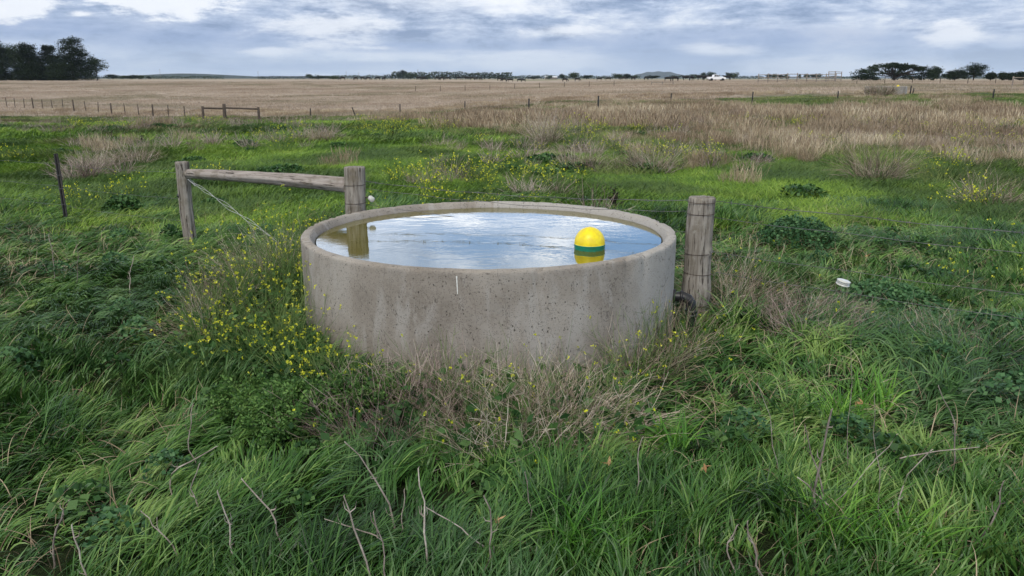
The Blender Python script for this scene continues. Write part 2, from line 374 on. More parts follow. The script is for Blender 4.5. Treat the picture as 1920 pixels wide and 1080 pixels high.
def concrete():
    m, t, p, o = mat('trough_concrete')
    oc = t.new('ShaderNodeTexCoord').outputs['Object']
    X, Y, Z = t.sep(oc)
    ang = t.m('ARCTAN2', X, t.m('MULTIPLY', Y, -1.0))     # 0 at the face towards -Y, + to the right
    big = t.noise(oc, 1.6, 5, .6, .4)
    c = t.ramp(big, [(.34, (.195, .170, .142)), (.5, (.270, .240, .205)), (.66, (.350, .320, .280))])
    fine = t.noise(oc, 55, 6, .75)
    c = t.mix(t.ss(fine, .45, .7, 0, .5), c, (.30, .27, .235))
    c = t.mix(t.ss(fine, .48, .3, 0, .45), c, (.12, .098, .078))
    # rain-washed grey streaks running down, strongest at the right end
    st = t.noise(t.vec(t.m('MULTIPLY', ang, 5.0), 0.0, t.m('MULTIPLY', Z, .9)), 1.5, 6, .65, .6)
    sm = t.ss(st, .50, .63)
    rightw = t.m('MULTIPLY', t.ss(ang, .55, .85), t.ss(t.m('ADD', ang, t.m('MULTIPLY', t.noise(oc, 4, 4), .4)), .86, 1.0))
    sm = t.m('MAXIMUM', t.m('MULTIPLY', sm, .45), t.m('MULTIPLY', rightw, .75))
    c = t.mix(sm, c, (.40, .385, .36))
    # pale patch low in the middle-right, brownish bloom under the lip
    c = t.mix(t.ss(t.noise(t.vec(t.m('MULTIPLY', ang, 3.0), 3.0, t.m('MULTIPLY', Z, 2.5)), 1.3, 5, .6, 1.0), .50, .68, 0, .35), c, (.33, .31, .28))
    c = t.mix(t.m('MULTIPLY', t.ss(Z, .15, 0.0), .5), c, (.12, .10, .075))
    # air pits, darker specks
    def pits(sc, lo, hi, stretch=1.0, thr=.5):
        vv = t.new('ShaderNodeTexVoronoi', feature='F1'); t.put(vv.inputs['Vector'], t.scale(oc, (1, 1, stretch))); vv.inputs['Scale'].default_value = sc
        rr = t.sep(vv.outputs['Color'])[0]
        return t.m('MULTIPLY', t.ss(vv.outputs['Distance'], hi, lo), t.m('GREATER_THAN', rr, thr))
    p1 = pits(52, .10, .22, .6, .62); p2 = pits(115, .18, .34, 1, .35); p3 = pits(21, .06, .12, .6, .6)
    pit = t.m('MAXIMUM', t.m('MAXIMUM', p1, t.m('MULTIPLY', p2, .6)), p3)
    c = t.mix(t.m('MULTIPLY', pit, .8), c, (.028, .023, .020))
    ck = t.noise(t.vec(t.m('MULTIPLY', ang, 1.6), 7.0, t.m('MULTIPLY', Z, .55)), 2.2, 5, .6, .3)
    ckl = t.m('MULTIPLY', t.ss(t.m('ABSOLUTE', t.m('SUBTRACT', ck, .5)), .0035, .0), t.ss(Z, .05, .2))
    c = t.mix(t.m('MULTIPLY', ckl, .55), c, (.05, .042, .036))
    lip = t.m('MULTIPLY', t.ss(Z, .655, .685), t.ss(t.noise(t.scale(oc, (1, 1, 2)), 18, 5, .7), .60, .66))
    c = t.mix(t.m('MULTIPLY', lip, .7), c, (.06, .05, .042))
    # inner wall under the waterline: olive algae
    rad = t.m('SQRT', t.m('ADD', t.m('MULTIPLY', X, X), t.m('MULTIPLY', Y, Y)))
    inner = t.m('MULTIPLY', t.ss(rad, 1.262, 1.256), t.ss(t.m('ADD', Z, t.m('MULTIPLY', t.noise(oc, 9, 3), .03)), .692, .668))
    c = t.mix(t.m('MULTIPLY', inner, .85), c, (.075, .065, .025))
    # brown tide of dust on the rim
    rim = t.m('MULTIPLY', t.ss(Z, .688, .697), t.ss(t.noise(oc, 7, 6, .7), .45, .7))
    c = t.mix(t.m('MULTIPLY', rim, .35), c, (.36, .32, .26))
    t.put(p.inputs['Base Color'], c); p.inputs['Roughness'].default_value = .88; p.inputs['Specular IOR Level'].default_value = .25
    h = t.m('SUBTRACT', t.m('MULTIPLY', fine, .5), t.m('MULTIPLY', pit, 1.0))
    t.put(p.inputs['Normal'], t.bump(h, .7, .004)); return m
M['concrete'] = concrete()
def water():
    m, t, p, o = mat('trough_water')
    pos = t.new('ShaderNodeNewGeometry').outputs['Position']
    n1 = t.noise(t.scale(pos, (1.0, 1.6, 1)), 5, 3, .5, .6)
    n2 = t.noise(t.scale(pos, (1.0, 1.8, 1)), 26, 3, .55, .4)
    n3 = t.noise(t.scale(pos, (1.0, 1.3, 1)), 1.1, 2, .5)
    h = t.m('ADD', t.m('MULTIPLY', n1, 1.0), t.m('MULTIPLY', t.m('MULTIPLY', n2, .4), t.ss(n3, .42, .6)))
    t.put(p.inputs['Base Color'], t.mix(t.noise(pos, 1.5, 3), (.115, .098, .003), (.09, .082, .004)))
    p.inputs['Roughness'].default_value = .025; p.inputs['IOR'].default_value = 1.9; p.inputs['Specular IOR Level'].default_value = .5
    t.put(p.inputs['Normal'], t.bump(h, .075, .012)); return m
M['water'] = water()

# ------------------------------------------------------------ dryness map of the paddock (a map of the ground, by bearing and range)
_px = np.array([0, 240, 480, 720, 960, 1200, 1440, 1680, 1920.])
_py = np.array([150, 172, 185, 196, 206, 216, 230, 250, 275, 300, 325, 350, 400.])
_D = np.array([[1, 1, 1, 1, 1, 1, 1, 1, 1],
 [1, 1, 1, 1, 1, 1, .60, .55, .75],
 [1, 1, 1, 1, 1, .70, .42, .36, .55],
 [1, 1, 1, 1, .95, .62, .45, .40, .52],
 [1, 1, 1, .95, .58, .56, .58, .52, .56],
 [.35, .75, .80, .55, .70, .88, .95, .92, .90],
 [.1, .2, .25, .40, .50, .70, .78, .76, .78],
 [.2, .3, .25, .15, .34, .60, .76, .86, .85],
 [.1, .25, .15, .10, .28, .50, .55, .74, .74],
 [.25, .45, .10, .10, .18, .42, .40, .58, .60],
 [.1, .3, .05, .1, .10, .25, .12, .40, .48],
 [0, .1, 0, .1, .05, .1, 0, .28, .30],
 [0, 0, 0, 0, 0, 0, 0, .05, .05]])
_rng = np.array([CAMZ / math.tan(depang(p)) for p in _py])
def dryness(x, y):
    x = np.asarray(x, float); y = np.asarray(y, float)
    zz = terrain(x, y)
    eff = np.where(CAMZ - zz > .2, y * CAMZ / (CAMZ - zz), y * 8)      # range on level ground with the same dip
    u_ = np.clip(x / np.maximum(y, .1), -.9, .9) * F / 1.03 + 960
    lr = np.log(np.clip(eff, _rng[-1], _rng[0] if _rng[0] > 0 else 400))
    g = np.interp(-lr, -np.log(_rng), np.arange(len(_py)))
    h = np.interp(u_, _px, np.arange(len(_px)))
    i = np.clip(g.astype(int), 0, len(_py) - 2); j = np.clip(h.astype(int), 0, len(_px) - 2); a = g - i; b = h - j
    d = (_D[i, j] * (1 - b) + _D[i, j + 1] * b) * (1 - a) + (_D[i + 1, j] * (1 - b) + _D[i + 1, j + 1] * b) * a
    return np.where(y < 3, 0, d)

# ------------------------------------------------------------ ground
rad = np.concatenate([np.linspace(.6, 10, 48)[:-1], np.geomspace(10, 14000, 260)])
na = 540; ang = np.arange(na) * 2 * np.pi / na
GX = np.outer(rad, np.sin(ang)); GY = np.outer(rad, np.cos(ang)); GZ = terrain(GX, GY)
V = np.stack([GX, GY, GZ], -1).reshape(-1, 3); V = np.vstack([V, [[0, 0, T(0, 0)]]])
i = np.arange(len(rad) - 1)[:, None]; j = np.arange(na)[None, :]; j2 = (j + 1) % na
Q = np.stack([i * na + j, i * na + j2, (i + 1) * na + j2, (i + 1) * na + j], -1).reshape(-1, 4)[:, ::-1]
T3 = np.stack([np.full(na, len(V) - 1), (np.arange(na) + 1) % na, np.arange(na)], -1)[:, ::-1]
dr = dryness(V[:, 0], V[:, 1])
me = mesh_np('ground', V, Q, T3, attrs={'dry': dr}, smooth=True)
m, t, p, o = mat('paddock_ground')
pos = t.new('ShaderNodeNewGeometry').outputs['Position']
dry = t.new('ShaderNodeAttribute', attribute_name='dry').outputs['Fac']
X, Y, Z = t.sep(pos)
dist = t.m('SQRT', t.m('ADD', t.m('MULTIPLY', X, X), t.m('MULTIPLY', Y, Y)))
nn = t.noise(pos, .9, 6, .65)
dm = t.ss(t.m('ADD', dry, t.m('MULTIPLY', t.m('SUBTRACT', nn, .5), .9)), .40, .62)
gcol = t.ramp(t.noise(pos, .5, 6, .65), [(.35, (.040, .062, .018)), (.5, (.070, .115, .028)), (.7, (.115, .17, .042))])
ncol = t.ramp(t.noise(pos, .35, 8, .7), [(.35, (.16, .115, .085)), (.5, (.24, .18, .135)), (.7, (.33, .26, .20))])
fcol = t.ramp(t.noise(t.scale(pos, (.4, 1.6, 1)), .06, 8, .65, .4), [(.36, (.28, .222, .17)), (.5, (.37, .30, .235)), (.66, (.46, .385, .31))])
fcol = t.mix(t.ss(t.noise(t.scale(pos, (.25, 1.8, 1)), .014, 5, .6, .8), .56, .66, 0, .6), fcol, (.15, .145, .085))
gcol = t.mix(t.ss(dist, 28, 48), gcol, (.115, .125, .055))
dc = t.mix(t.ss(dist, 40, 75), ncol, fcol)
c = t.mix(dm, gcol, dc)
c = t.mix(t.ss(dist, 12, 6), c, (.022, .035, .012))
# far belts of pasture
belt = t.noise(t.scale(pos, (.15, 1, 1)), .0045, 3, .5, .3)
c = t.mix(t.m('MULTIPLY', t.ss(dist, 380, 600), t.ss(belt, .5, .56)), c, (.14, .18, .075))
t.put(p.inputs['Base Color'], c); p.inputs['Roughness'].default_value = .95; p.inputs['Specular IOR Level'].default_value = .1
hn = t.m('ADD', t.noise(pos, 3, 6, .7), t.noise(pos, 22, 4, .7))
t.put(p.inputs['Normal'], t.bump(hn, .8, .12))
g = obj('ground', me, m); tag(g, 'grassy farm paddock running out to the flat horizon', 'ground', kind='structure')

# ------------------------------------------------------------ concrete trough
TC = (-.165, 5.774); TR = 1.353; TH = .70
def trough(name, label, cx, cy, z, group=None):
    root = thing(name, label, 'water trough', (cx, cy, z), 0, group)
    if 'wall' not in M:
        prof = [(TR, -.12), (TR, .02), (TR, .2), (TR, .4), (TR, .55), (TR, .672), (TR - .001, .690), (TR - .005, .697), (TR - .012, .700), (TR - .040, .701), (TR - .054, .701), (TR - .062, .699), (TR - .068, .693), (TR - .074, .684), (TR - .100, .64), (TR - .108, .5), (TR - .11, .06), (0.02, .05)]
        n = 256; V, Q, r = lathe(prof, n)
        k = (len(prof)); jj = np.arange(len(V)) % k; aa = np.arctan2(V[:, 1], V[:, 0])
        edge = ((jj >= 5) & (jj <= 12)).astype(float)
        nz = (fbm(aa * 22, jj * .7, 1.0, 41, 3) - .5) * .007 * edge
        chip = np.clip(fbm(aa * 34 + 50, jj * .0, 1.0, 47, 2) - .64, 0, 1) * .14 * np.isin(jj, (5, 6, 7, 8))
        V[:, 2] += nz - chip * .6; rr = np.hypot(V[:, 0], V[:, 1]); s_ = (rr - chip * .6 + (fbm(aa * 5, V[:, 2] * 3, 1, 51, 2) - .5) * .006) / np.maximum(rr, 1e-5)
        V[:, 0] *= s_; V[:, 1] *= s_
        M['wall'] = mesh_np('trough_wall', V, Q, smooth=True)
    obj('tank_wall', M['wall'], M['concrete'], root)
    return root
tank = trough('concrete_trough', 'large round concrete water trough in the middle of the foreground, full to the brim', TC[0], TC[1], 0)
# white run of lime under the rim, slightly proud of the wall
x0 = at(856, 512, TC[1] - TR)[0] - TC[0]; a0 = math.asin(x0 / TR)
n = 16; zz = np.linspace(.672, .565, n); wv = .0036 * (1 - .35 * np.linspace(0, 1, n)) * (1 + .15 * np.sin(np.arange(n) * 1.7)); off = np.linspace(0, .004, n)
V = []
for k in range(n):
    for s_ in (-1, 1):
        a = a0 + (off[k] + s_ * wv[k]) / TR
        V.append((math.sin(a) * (TR + .004), -math.cos(a) * (TR + .004), zz[k]))
Q = [(2 * k, 2 * k + 1, 2 * k + 3, 2 * k + 2) for k in range(n - 1)]
obj('lime_drip', mesh_np('lime_drip', V, Q), M['lime'], tank)
# outlet pipe elbow, low on the right
def path_tube(pts, r, sides=14): return tubes([pts], [r] if np.ndim(r) else r, [0.3], sides)
ea = R(14); er = Vector((math.cos(-ea), math.sin(-ea), 0)); e0 = er * (TR - .03) + Vector((0, 0, .27))
pts = [e0, e0 + er * .06, e0 + er * .10, e0 + er * .135 + Vector((0, 0, -.012)), e0 + er * .155 + Vector((0, 0, -.04)), e0 + er * .16 + Vector((0, 0, -.08)), e0 + er * .16 + Vector((0, 0, -.33))]
parts = [path_tube(pts, .036)]
for c_, d_, rr in ((e0 + er * .035, er, .052), (e0 + er * .088, er, .044), (e0 + er * .16 + Vector((0, 0, -.10)), Vector((0, 0, -1)), .045), (e0 + er * .16 + Vector((0, 0, -.13)), Vector((0, 0, -1)), .045)):
    parts.append(tubes([[c_ - d_ * .011, c_ - d_ * .010, c_ + d_ * .010, c_ + d_ * .011]], [[.03, rr, rr, .03]], [0], 14))
obj('outlet_pipe', npj(*parts, smooth=True), M['black'], tank)
# water and float
n = 96; a = np.arange(n) * 2 * np.pi / n
V = [(0, 0, 0)] + [(math.cos(x) * (TR - .104), math.sin(x) * (TR - .104), 0) for x in a]
me = mesh_np('water', V, None, [(0, k + 1, (k + 1) % n + 1) for k in range(n)])
wt = obj('water', me, M['water'], None, (TC[0], TC[1], .652)); tag(wt, 'murky green water mirroring the clouds inside the round trough', 'water', kind='structure')
def float_(x, y, z, label):
    root = thing('trough_float', label, 'float', (x, y, z))
    r = .103
    prof = [(.001, r + .048)] + [(r * math.cos(q) * 1.0, .040 + r * math.sin(q) * 1.05) for q in np.linspace(R(86), 0, 18)] + [(r, .036), (r + .0015, .034)]
    V, Q, rr = lathe(prof, 48); obj('float_dome', mesh_np('float_dome', V, Q[:, ::-1], smooth=True), M['yellow'], root)
    prof = [(r + .0015, .0345), (r + .003, .031), (r + .0015, .028), (r, .0), (r - .01, -.05), (r - .03, -.075), (.001, -.09)]
    V, Q, rr = lathe(prof, 48); obj('float_band', mesh_np('float_band', V, Q[:, ::-1], smooth=True), M['green'], root)
    return root
fx, fy, _ = at(1107, 466, 5.22)
flt = float_(fx, 5.28, .652, 'yellow domed float with a green band bobbing in the large foreground trough')

# ------------------------------------------------------------ posts, rails and wires
def roundpost(h, r, seed=0, below=.3, lean=(0, 0), flare=0, knots=(), bulge=None):
    ns, nh = 40, 60; z = np.linspace(-below, h, nh); a = np.arange(ns) * 2 * np.pi / ns
    A, Zg = np.meshgrid(a, z)
    rr = r * (1 + .035 * (fbm(Zg * 3 + seed, np.zeros_like(Zg) + seed, 1, 3) - .5) * 2 + .05 * (fbm(np.cos(A) * 1.2 + seed, Zg * .8 + np.sin(A) * 1.2, 1.0, 11 + seed, 3) - .5) * 2)
    rr += .004 * (fbm(A * 9, Zg * .9, 1.0, 21 + seed, 2) - .5) * 2
    crk = np.clip(fbm(A * 5.5 + 3, Zg * .5, 1.0, 31 + seed, 2) - .66, 0, 1); rr -= crk * .07
    if flare: rr += flare * r * sstep(-Zg, -h * .35, 0)
    for (ka, kz, kr, kh) in knots:
        da = np.abs((A - ka + np.pi) % (2 * np.pi) - np.pi) * r; d = np.hypot(da, Zg - kz)
        rr += kh * np.exp(-(d / kr) ** 2) - kh * 1.1 * np.exp(-(d / (kr * .35)) ** 2)
    if bulge: rr += bulge[1] * np.exp(-((Zg - bulge[0]) / .10) ** 2)
    cx = lean[0] * Zg + .006 * np.sin(Zg * 5 + seed); cy = lean[1] * Zg
    V = np.stack([np.cos(A) * rr + cx, np.sin(A) * rr + cy, Zg], -1).reshape(-1, 3)
    i = np.arange(nh - 1)[:, None]; j = np.arange(ns)[None, :]; j2 = (j + 1) % ns
    Q = np.stack([i * ns + j, i * ns + j2, (i + 1) * ns + j2, (i + 1) * ns + j], -1).reshape(-1, 4)
    # worn top: two more rings and the centre
    b = len(V); top = V[-ns:].copy(); c = top.mean(0)
    r1 = c + (top - c) * .93 + [0, 0, .006]; r2 = c + (top - c) * .45 + [0, 0, .002]
    r1[:, 2] += (rng.random(ns) - .5) * .004; r2[:, 2] += (rng.random(ns) - .5) * .006
    V = np.vstack([V, r1, r2, [c + [0, 0, .001]]]); jj = np.arange(ns); j3 = (jj + 1) % ns
    Q = np.vstack([Q, np.stack([b - ns + jj, b - ns + j3, b + j3, b + jj], -1), np.stack([b + jj, b + j3, b + ns + j3, b + ns + jj], -1), np.stack([b + ns + jj, b + ns + j3, np.full(ns, b + 2 * ns), np.full(ns, b + 2 * ns)], -1)[::1]])
    T3 = Q[-ns:, :3]; Q = Q[:-ns]
    return mesh_np('post', V, Q, T3, smooth=True)
fence = thing('wire_fence', 'old wire fence crossing behind the trough, with three round timber posts and a log rail', 'fence', (0, 0, 0))
PR = (at(1304, 600, 5.78)[0], 5.86); PM = (at(668, 400, 6.76)[0], 6.76); PL = (at(358, 457, 8.55)[0], 8.55); PS = (at(124, 415, 9.95)[0], 9.95)
def topz(px, py, Y): return at(px, py, Y)[2]
hR = topz(1311, 371, PR[1]); hM = topz(667, 314, PM[1]); hL = topz(344, 306, PL[1])
obj('timber_post', roundpost(hR, .098, 1, lean=(.02, 0), knots=((R(-42), .52, .030, .022), (R(-150), .30, .03, .012)), bulge=(.20, .014)), M['wood'], fence, (PR[0], PR[1], 0))
obj('timber_post', roundpost(hM, .086, 2, lean=(0, 0), knots=((R(-70), .93, .012, .006),)), M['wood'], fence, (PM[0], PM[1], 0))
obj('timber_post', roundpost(hL, .068, 3, lean=(-.012, 0), knots=((R(-60), .5, .02, .008),)), M['wood'], fence, (PL[0], PL[1], T(*PL)))
# log rail
A0 = Vector(at(352, 326, PL[1] - .03)); A1 = Vector(at(652, 347, PM[1] + .01))
L = (A1 - A0).length; ns, nh = 28, 90; xs = np.linspace(0, L, nh); a = np.arange(ns) * 2 * np.pi / ns; A, Xg = np.meshgrid(a, xs)
rr = .050 + .016 * Xg / L + .006 * (fbm(Xg * 2.3, Xg * 0, 1, 61, 3) - .5) * 2 + .005 * (fbm(A * 3, Xg * 1.1, 1, 63, 3) - .5) * 2 - np.clip(fbm(A * 4, Xg * .4 + 5, 1, 65, 2) - .64, 0, 1) * .05
for (ka, kx, kr, kh) in ((R(-95), L * .67, .03, .012), (R(-70), L * .80, .025, .010), (R(-100), L * .2, .02, .006)):
    d = np.hypot(np.abs((A - ka + np.pi) % (2 * np.pi) - np.pi) * .055, Xg - kx); rr += kh * np.exp(-(d / kr) ** 2) - kh * 1.2 * np.exp(-(d / (kr * .3)) ** 2)
V = np.stack([Xg, np.cos(A) * rr, np.sin(A) * rr + .012 * np.sin(Xg / L * np.pi)], -1).reshape(-1, 3)
i = np.arange(nh - 1)[:, None]; j = np.arange(ns)[None, :]; j2 = (j + 1) % ns
Q = np.stack([i * ns + j, i * ns + j2, (i + 1) * ns + j2, (i + 1) * ns + j], -1).reshape(-1, 4)
b = len(V); V = np.vstack([V, [[-.003, 0, 0], [L + .003, 0, 0]]]); jj = np.arange(ns)
T3 = np.vstack([np.stack([jj, (jj + 1) % ns, np.full(ns, b)], -1)[:, ::-1], np.stack([b - ns + jj, b - ns + (jj + 1) % ns, np.full(ns, b + 1)], -1)])
rail = obj('log_rail', mesh_np('log_rail', V, Q, T3, smooth=True), M['woodr'], fence, A0)
rail.rotation_mode = 'QUATERNION'; rail.rotation_quaternion = (A1 - A0).to_track_quat('X', 'Z')
# steel star post
def starpost(h, w_=.028, below=.3, holes=True):
    parts = []
    for k in range(3):
        a = k * 2 * math.pi / 3 + .3; d = np.array([math.cos(a), math.sin(a), 0]); n_ = np.array([-d[1], d[0], 0]) * .0035
        V = []
        for z in (-below, h):
            for s_, q in ((0, 1), (0, -1), (1, -1), (1, 1)): V.append(d * w_ * s_ + n_ * q + [0, 0, z])
        Q = [(0, 1, 5, 4), (1, 2, 6, 5), (2, 3, 7, 6), (3, 0, 4, 7), (4, 5, 6, 7)]
        parts.append((np.array(V), np.array(Q), np.zeros(8)))
    return npj(*parts)
hS = topz(104, 288, PS[1])
tp = at(104, 288, PS[1])
sp = obj('steel_post', starpost(hS - T(*PS)), M['steelblack'], fence, (PS[0], PS[1], T(*PS))); sp.rotation_euler = (0, math.atan2(tp[0] - PS[0], hS), 0)
for z in (.25, .45, .62): obj('wire_clip', npj(tubes([[(-.03 * math.cos(q), .03 * math.sin(q), z) for q in np.linspace(0, 6.28, 8)]], .0025, [0.], 5)), M['wire'], sp)
def wire(pts, r=.0018, sag=.0, n=24, barb=False):
    P = []
    for a, b in zip(pts[:-1], pts[1:]):
        a = np.array(a); b = np.array(b)
        for t_ in np.linspace(0, 1, n, endpoint=False): P.append(a + (b - a) * t_ + [0, 0, -sag * 4 * t_ * (1 - t_) + .004 * math.sin(t_ * 31 + a[0])])
    P.append(np.array(pts[-1]))
    parts = [tubes([P], r, [.3], 4)]
    if barb:
        P = np.array(P); d = np.linalg.norm(np.diff(P, axis=0), axis=1).cumsum()
        for s_ in np.arange(.08, d[-1], .12):
            k = min(np.searchsorted(d, s_), len(P) - 2); c = P[k] + (P[k + 1] - P[k]) * rng.random()
            for q in range(2):
                v = rng.normal(size=3); v /= np.linalg.norm(v); parts.append(tubes([[c - v * .014, c + v * .014]], r * .8, [.3], 3))
    return npj(*parts)
def fw(z0, z1, t0, t1): return None
dR = np.array([1, -.64]); dR /= np.linalg.norm(dR)
def along(P, s): return (P[0] + dR[0] * s, P[1] + dR[1] * s)
sideoff = np.array([dR[1], -dR[0]])      # toward the camera side
sideoff = sideoff * (1 if sideoff[1] < 0 else -1)
def pt(P, off, z): return (P[0] + sideoff[0] * off, P[1] + sideoff[1] * off, z)
farR = along(PR, 5.0)
dLx = np.array([PS[0] - PL[0], PS[1] - PL[1]]); dLx /= np.linalg.norm(dLx); farL = (PS[0] + dLx[0] * 5, PS[1] + dLx[1] * 5)
levR = [(.885, True), (.76, False), (.50, False), (.345, False), (.10, False)]
wires = []
for k, (z, bb) in enumerate(levR):
    wires.append(wire([pt(PR, -.09, z), (farR[0], farR[1], z - .02)], .0024 if bb else .0019, .03, 40, bb))
for k, (zr, zm, bb) in enumerate(((.885, .92, True), (.80, .86, False), (.64, .72, False), (.42, .45, False))):
    wires.append(wire([pt(PR, -.09, zr), pt(PM, -.08, zm)], .0024 if bb else .0019, .05, 30, bb))
for z in (.80, .52, .28):
    wires.append(wire([pt(PL, .06, z), (PS[0], PS[1], z - .06), (farL[0], farL[1], z - .12)], .0016, .02, 24))
for k, w_ in enumerate(wires): obj('fence_wire', w_, M['wire'], fence)
# wraps and staples round the posts
def wrap(P, r, z, tilt=0): return tubes([[(P[0] + math.cos(q) * r, P[1] + math.sin(q) * r, z + tilt * math.cos(q)) for q in np.linspace(0, 2 * math.pi, 28)]], .0020, [0.3], 5)
for z, tl in ((.885, 0), (.80, .002), (.50, .004), (.345, -.004), (.10, .002)): obj('wire_wrap', npj(wrap(PR, .104, z, tl)), M['rust'], fence, (.012, 0, 0))
for z, tl in ((.895, .002), (.74, .003)): obj('wire_wrap', npj(wrap(PM, .0905, z, tl)), M['rust'], fence)
# diagonal brace wires from the left post to the foot of the middle post
a_ = Vector(at(356, 338, PL[1] - .05)); b_ = Vector(at(482, 432, 8.1)); b2 = Vector(at(520, 452, 7.9))
obj('brace_wire', npj(*[tubes([[a_ + (b2 - a_) * s_ + Vector((0, .012 * math.sin(s_ * 22 + q), .012 * math.cos(s_ * 22 + q) + .02 * math.sin(s_ * 3.1) * (q - 1.5) * .5)) for s_ in np.linspace(0, 1, 60)]], .0020, [.3], 4) for q in (0, 1.7, 3.4)]), M['wirew'], fence)
obj('brace_wire', wire([tuple(Vector(at(352, 336, PL[1] - .07))), tuple(a_ + Vector((.06, -.02, -.06)))], .004, 0, 5), M['wirew'], fence)
# insulators: white reel on the wire, porcelain knob on the middle post, black one on the left post
def reel(L_, r, name): 
    prof = [(.001, 0), (r * .75, 0), (r, .1 * L_), (r, .3 * L_), (r * .72, .38 * L_), (r * .70, .45 * L_), (r * .95, .52 * L_), (r * .95, .60 * L_), (r * .70, .66 * L_), (r * .72, .72 * L_), (r, .78 * L_), (r, .92 * L_), (r * .75, L_), (.001, L_)]
    V, Q, rr = lathe(prof, 24); return mesh_np(name, V, Q, smooth=True)
# on the third wire
zi = .335; s_ = None
kx = (1580 - 960) / F / (math.cos(PITCH) + (540 - 530) / F * math.sin(PITCH))
s_ = (kx * PR[1] - PR[0]) / (dR[0] - kx * dR[1]); ip = along(PR, s_)
zi = at(1580, 530, ip[1])[2]
ins = obj('wire_insulator', reel(.038, .046, 'wire_insulator'), M['porcelain'], fence, (ip[0], ip[1], zi - .019)); ins.rotation_euler = (R(6), R(10), 0)
pm = Vector(at(694, 371, PM[1] - .02)); kn = obj('post_insulator', reel(.055, .023, 'post_insulator'), M['porcelain'], fence, pm); kn.rotation_euler = (R(100), 0, R(30))
obj('insulator_bolt', npj(tubes([[Vector((PM[0] + .08, PM[1], pm[2])), pm + Vector((.0, .03, 0))]], .006, [0], 6)), M['rust'], kn).matrix_parent_inverse = kn.matrix_basis.inverted()
pl = Vector(at(340, 367, PL[1] - .03)); bi = obj('post_insulator', npj(tubes([[pl + Vector((.03, 0, 0)), pl + Vector((-.005, 0, 0)), pl + Vector((-.03, -.005, 0)), pl + Vector((-.042, -.01, .0))]], [[.012, .018, .026, .012]], [0], 8), tubes([[pl + Vector((.02, -.01, .045)), pl + Vector((-.02, -.012, .02)), pl + Vector((-.02, -.012, -.02)), pl + Vector((.02, -.01, -.045))]], .007, [0], 6)), M['black'], fence)

# ------------------------------------------------------------ grass of the foreground: every blade combed by the wind
def flow(x, y):
    return R(18) + (fbm(x, y, .30, 71, 3) - .5) * 5.0 + (fbm(x, y, 1.3, 77, 2) - .5) * 2.2
def inside(x, y, m_=.0): return (np.hypot(x - TC[0], y - TC[1]) < TR + m_) 
def postclear(x, y):
    k = np.zeros(len(x), bool)
    for P, r in ((PR, .12), (PM, .11), (PL, .085)): k |= np.hypot(x - P[0], y - P[1]) < r
    return k
def field(y0, y1, dens, k=.92, extra=.4):
    n = int(dens * (k * (y1 ** 2 - y0 ** 2) + 2 * extra * (y1 - y0)) )
    y = np.sqrt(rng.random(n * 2) * (y1 ** 2 - y0 ** 2) + y0 ** 2)[:n]
    x = (rng.random(n) * 2 - 1) * (k * y + extra)
    return x, y
def nearlayer(y0, y1, dens, wmul, seg):
    x, y = field(y0, y1, dens)
    # clumping: pull roots toward tuft centres
    cl = fbm(x, y, 3.2, 81, 3); keep = rng.random(len(x)) < .35 + 1.3 * sstep(cl, .35, .65)
    keep &= ~inside(x, y, .01) & ~postclear(x, y); x = x[keep]; y = y[keep]; n = len(x)
    cs = .16; jx = np.floor(x / cs); jy = np.floor(y / cs); hsh = lambda k: _T[((jx.astype(np.int64) * 73856093) ^ (jy.astype(np.int64) * 19349663) ^ (k * 83492791)) & 65535]
    ccx = (jx + .2 + .6 * hsh(1)) * cs; ccy = (jy + .2 + .6 * hsh(2)) * cs; pull = .55 * hsh(3)
    x = x + (ccx - x) * pull + rng.normal(size=n) * .012; y = y + (ccy - y) * pull + rng.normal(size=n) * .012
    tall = np.clip(sstep(fbm(x, y, .8, 85, 3), .32, .68) + (hsh(4) - .5) * .7, 0, 1.15)
    right = sstep(x, .2, 1.6)
    L = (.12 + .20 * tall) * (.65 + .7 * rng.random(n)) * (1 - .12 * sstep(y, 7, 12)) * .84
    L *= np.where(np.hypot(x - TC[0], y - TC[1]) < TR + .15, .75, 1)
    up = sstep(fbm(x, y, .7, 88, 3), .46, .60)          # patches that stand, others laid flat
    H = flow(x, y) + (hsh(5) - .5) * 1.5 + rng.normal(size=n) * (.26 + .8 * up + .35 * right)
    t0 = (.35 - .18 * up) + .25 * rng.random(n)
    bend = (1.35 - .75 * up) * (.75 + .5 * rng.random(n)) + .2
    wd = (.0050 + .0060 * rng.random(n) ** 1.5 + .004 * right * rng.random(n) ** 2) * wmul
    P = np.stack([x, y, terrain(x, y) - .01], -1)
    rn = np.clip(.50 * rng.random(n) + .50 * hsh(6) + (rng.random(n) < .04) * .35, 0, 1)
    V, Q, r = blades(P, H, L, t0, bend, wd, rn, seg, .5)
    return V, Q, r
near = join([nearlayer(2.1, 4.2, 4600, 1.0, 5), nearlayer(4.2, 7.0, 3300, 1.0, 4), nearlayer(7.0, 11.5, 1700, 1.4, 3)])
go = obj('grass', mesh_np('grass', near[0], near[1], attrs={'rnd': near[2]}), M['grass'])
tag(go, 'long windswept green grass covering the foreground round the trough', 'grass', kind='stuff'); del near
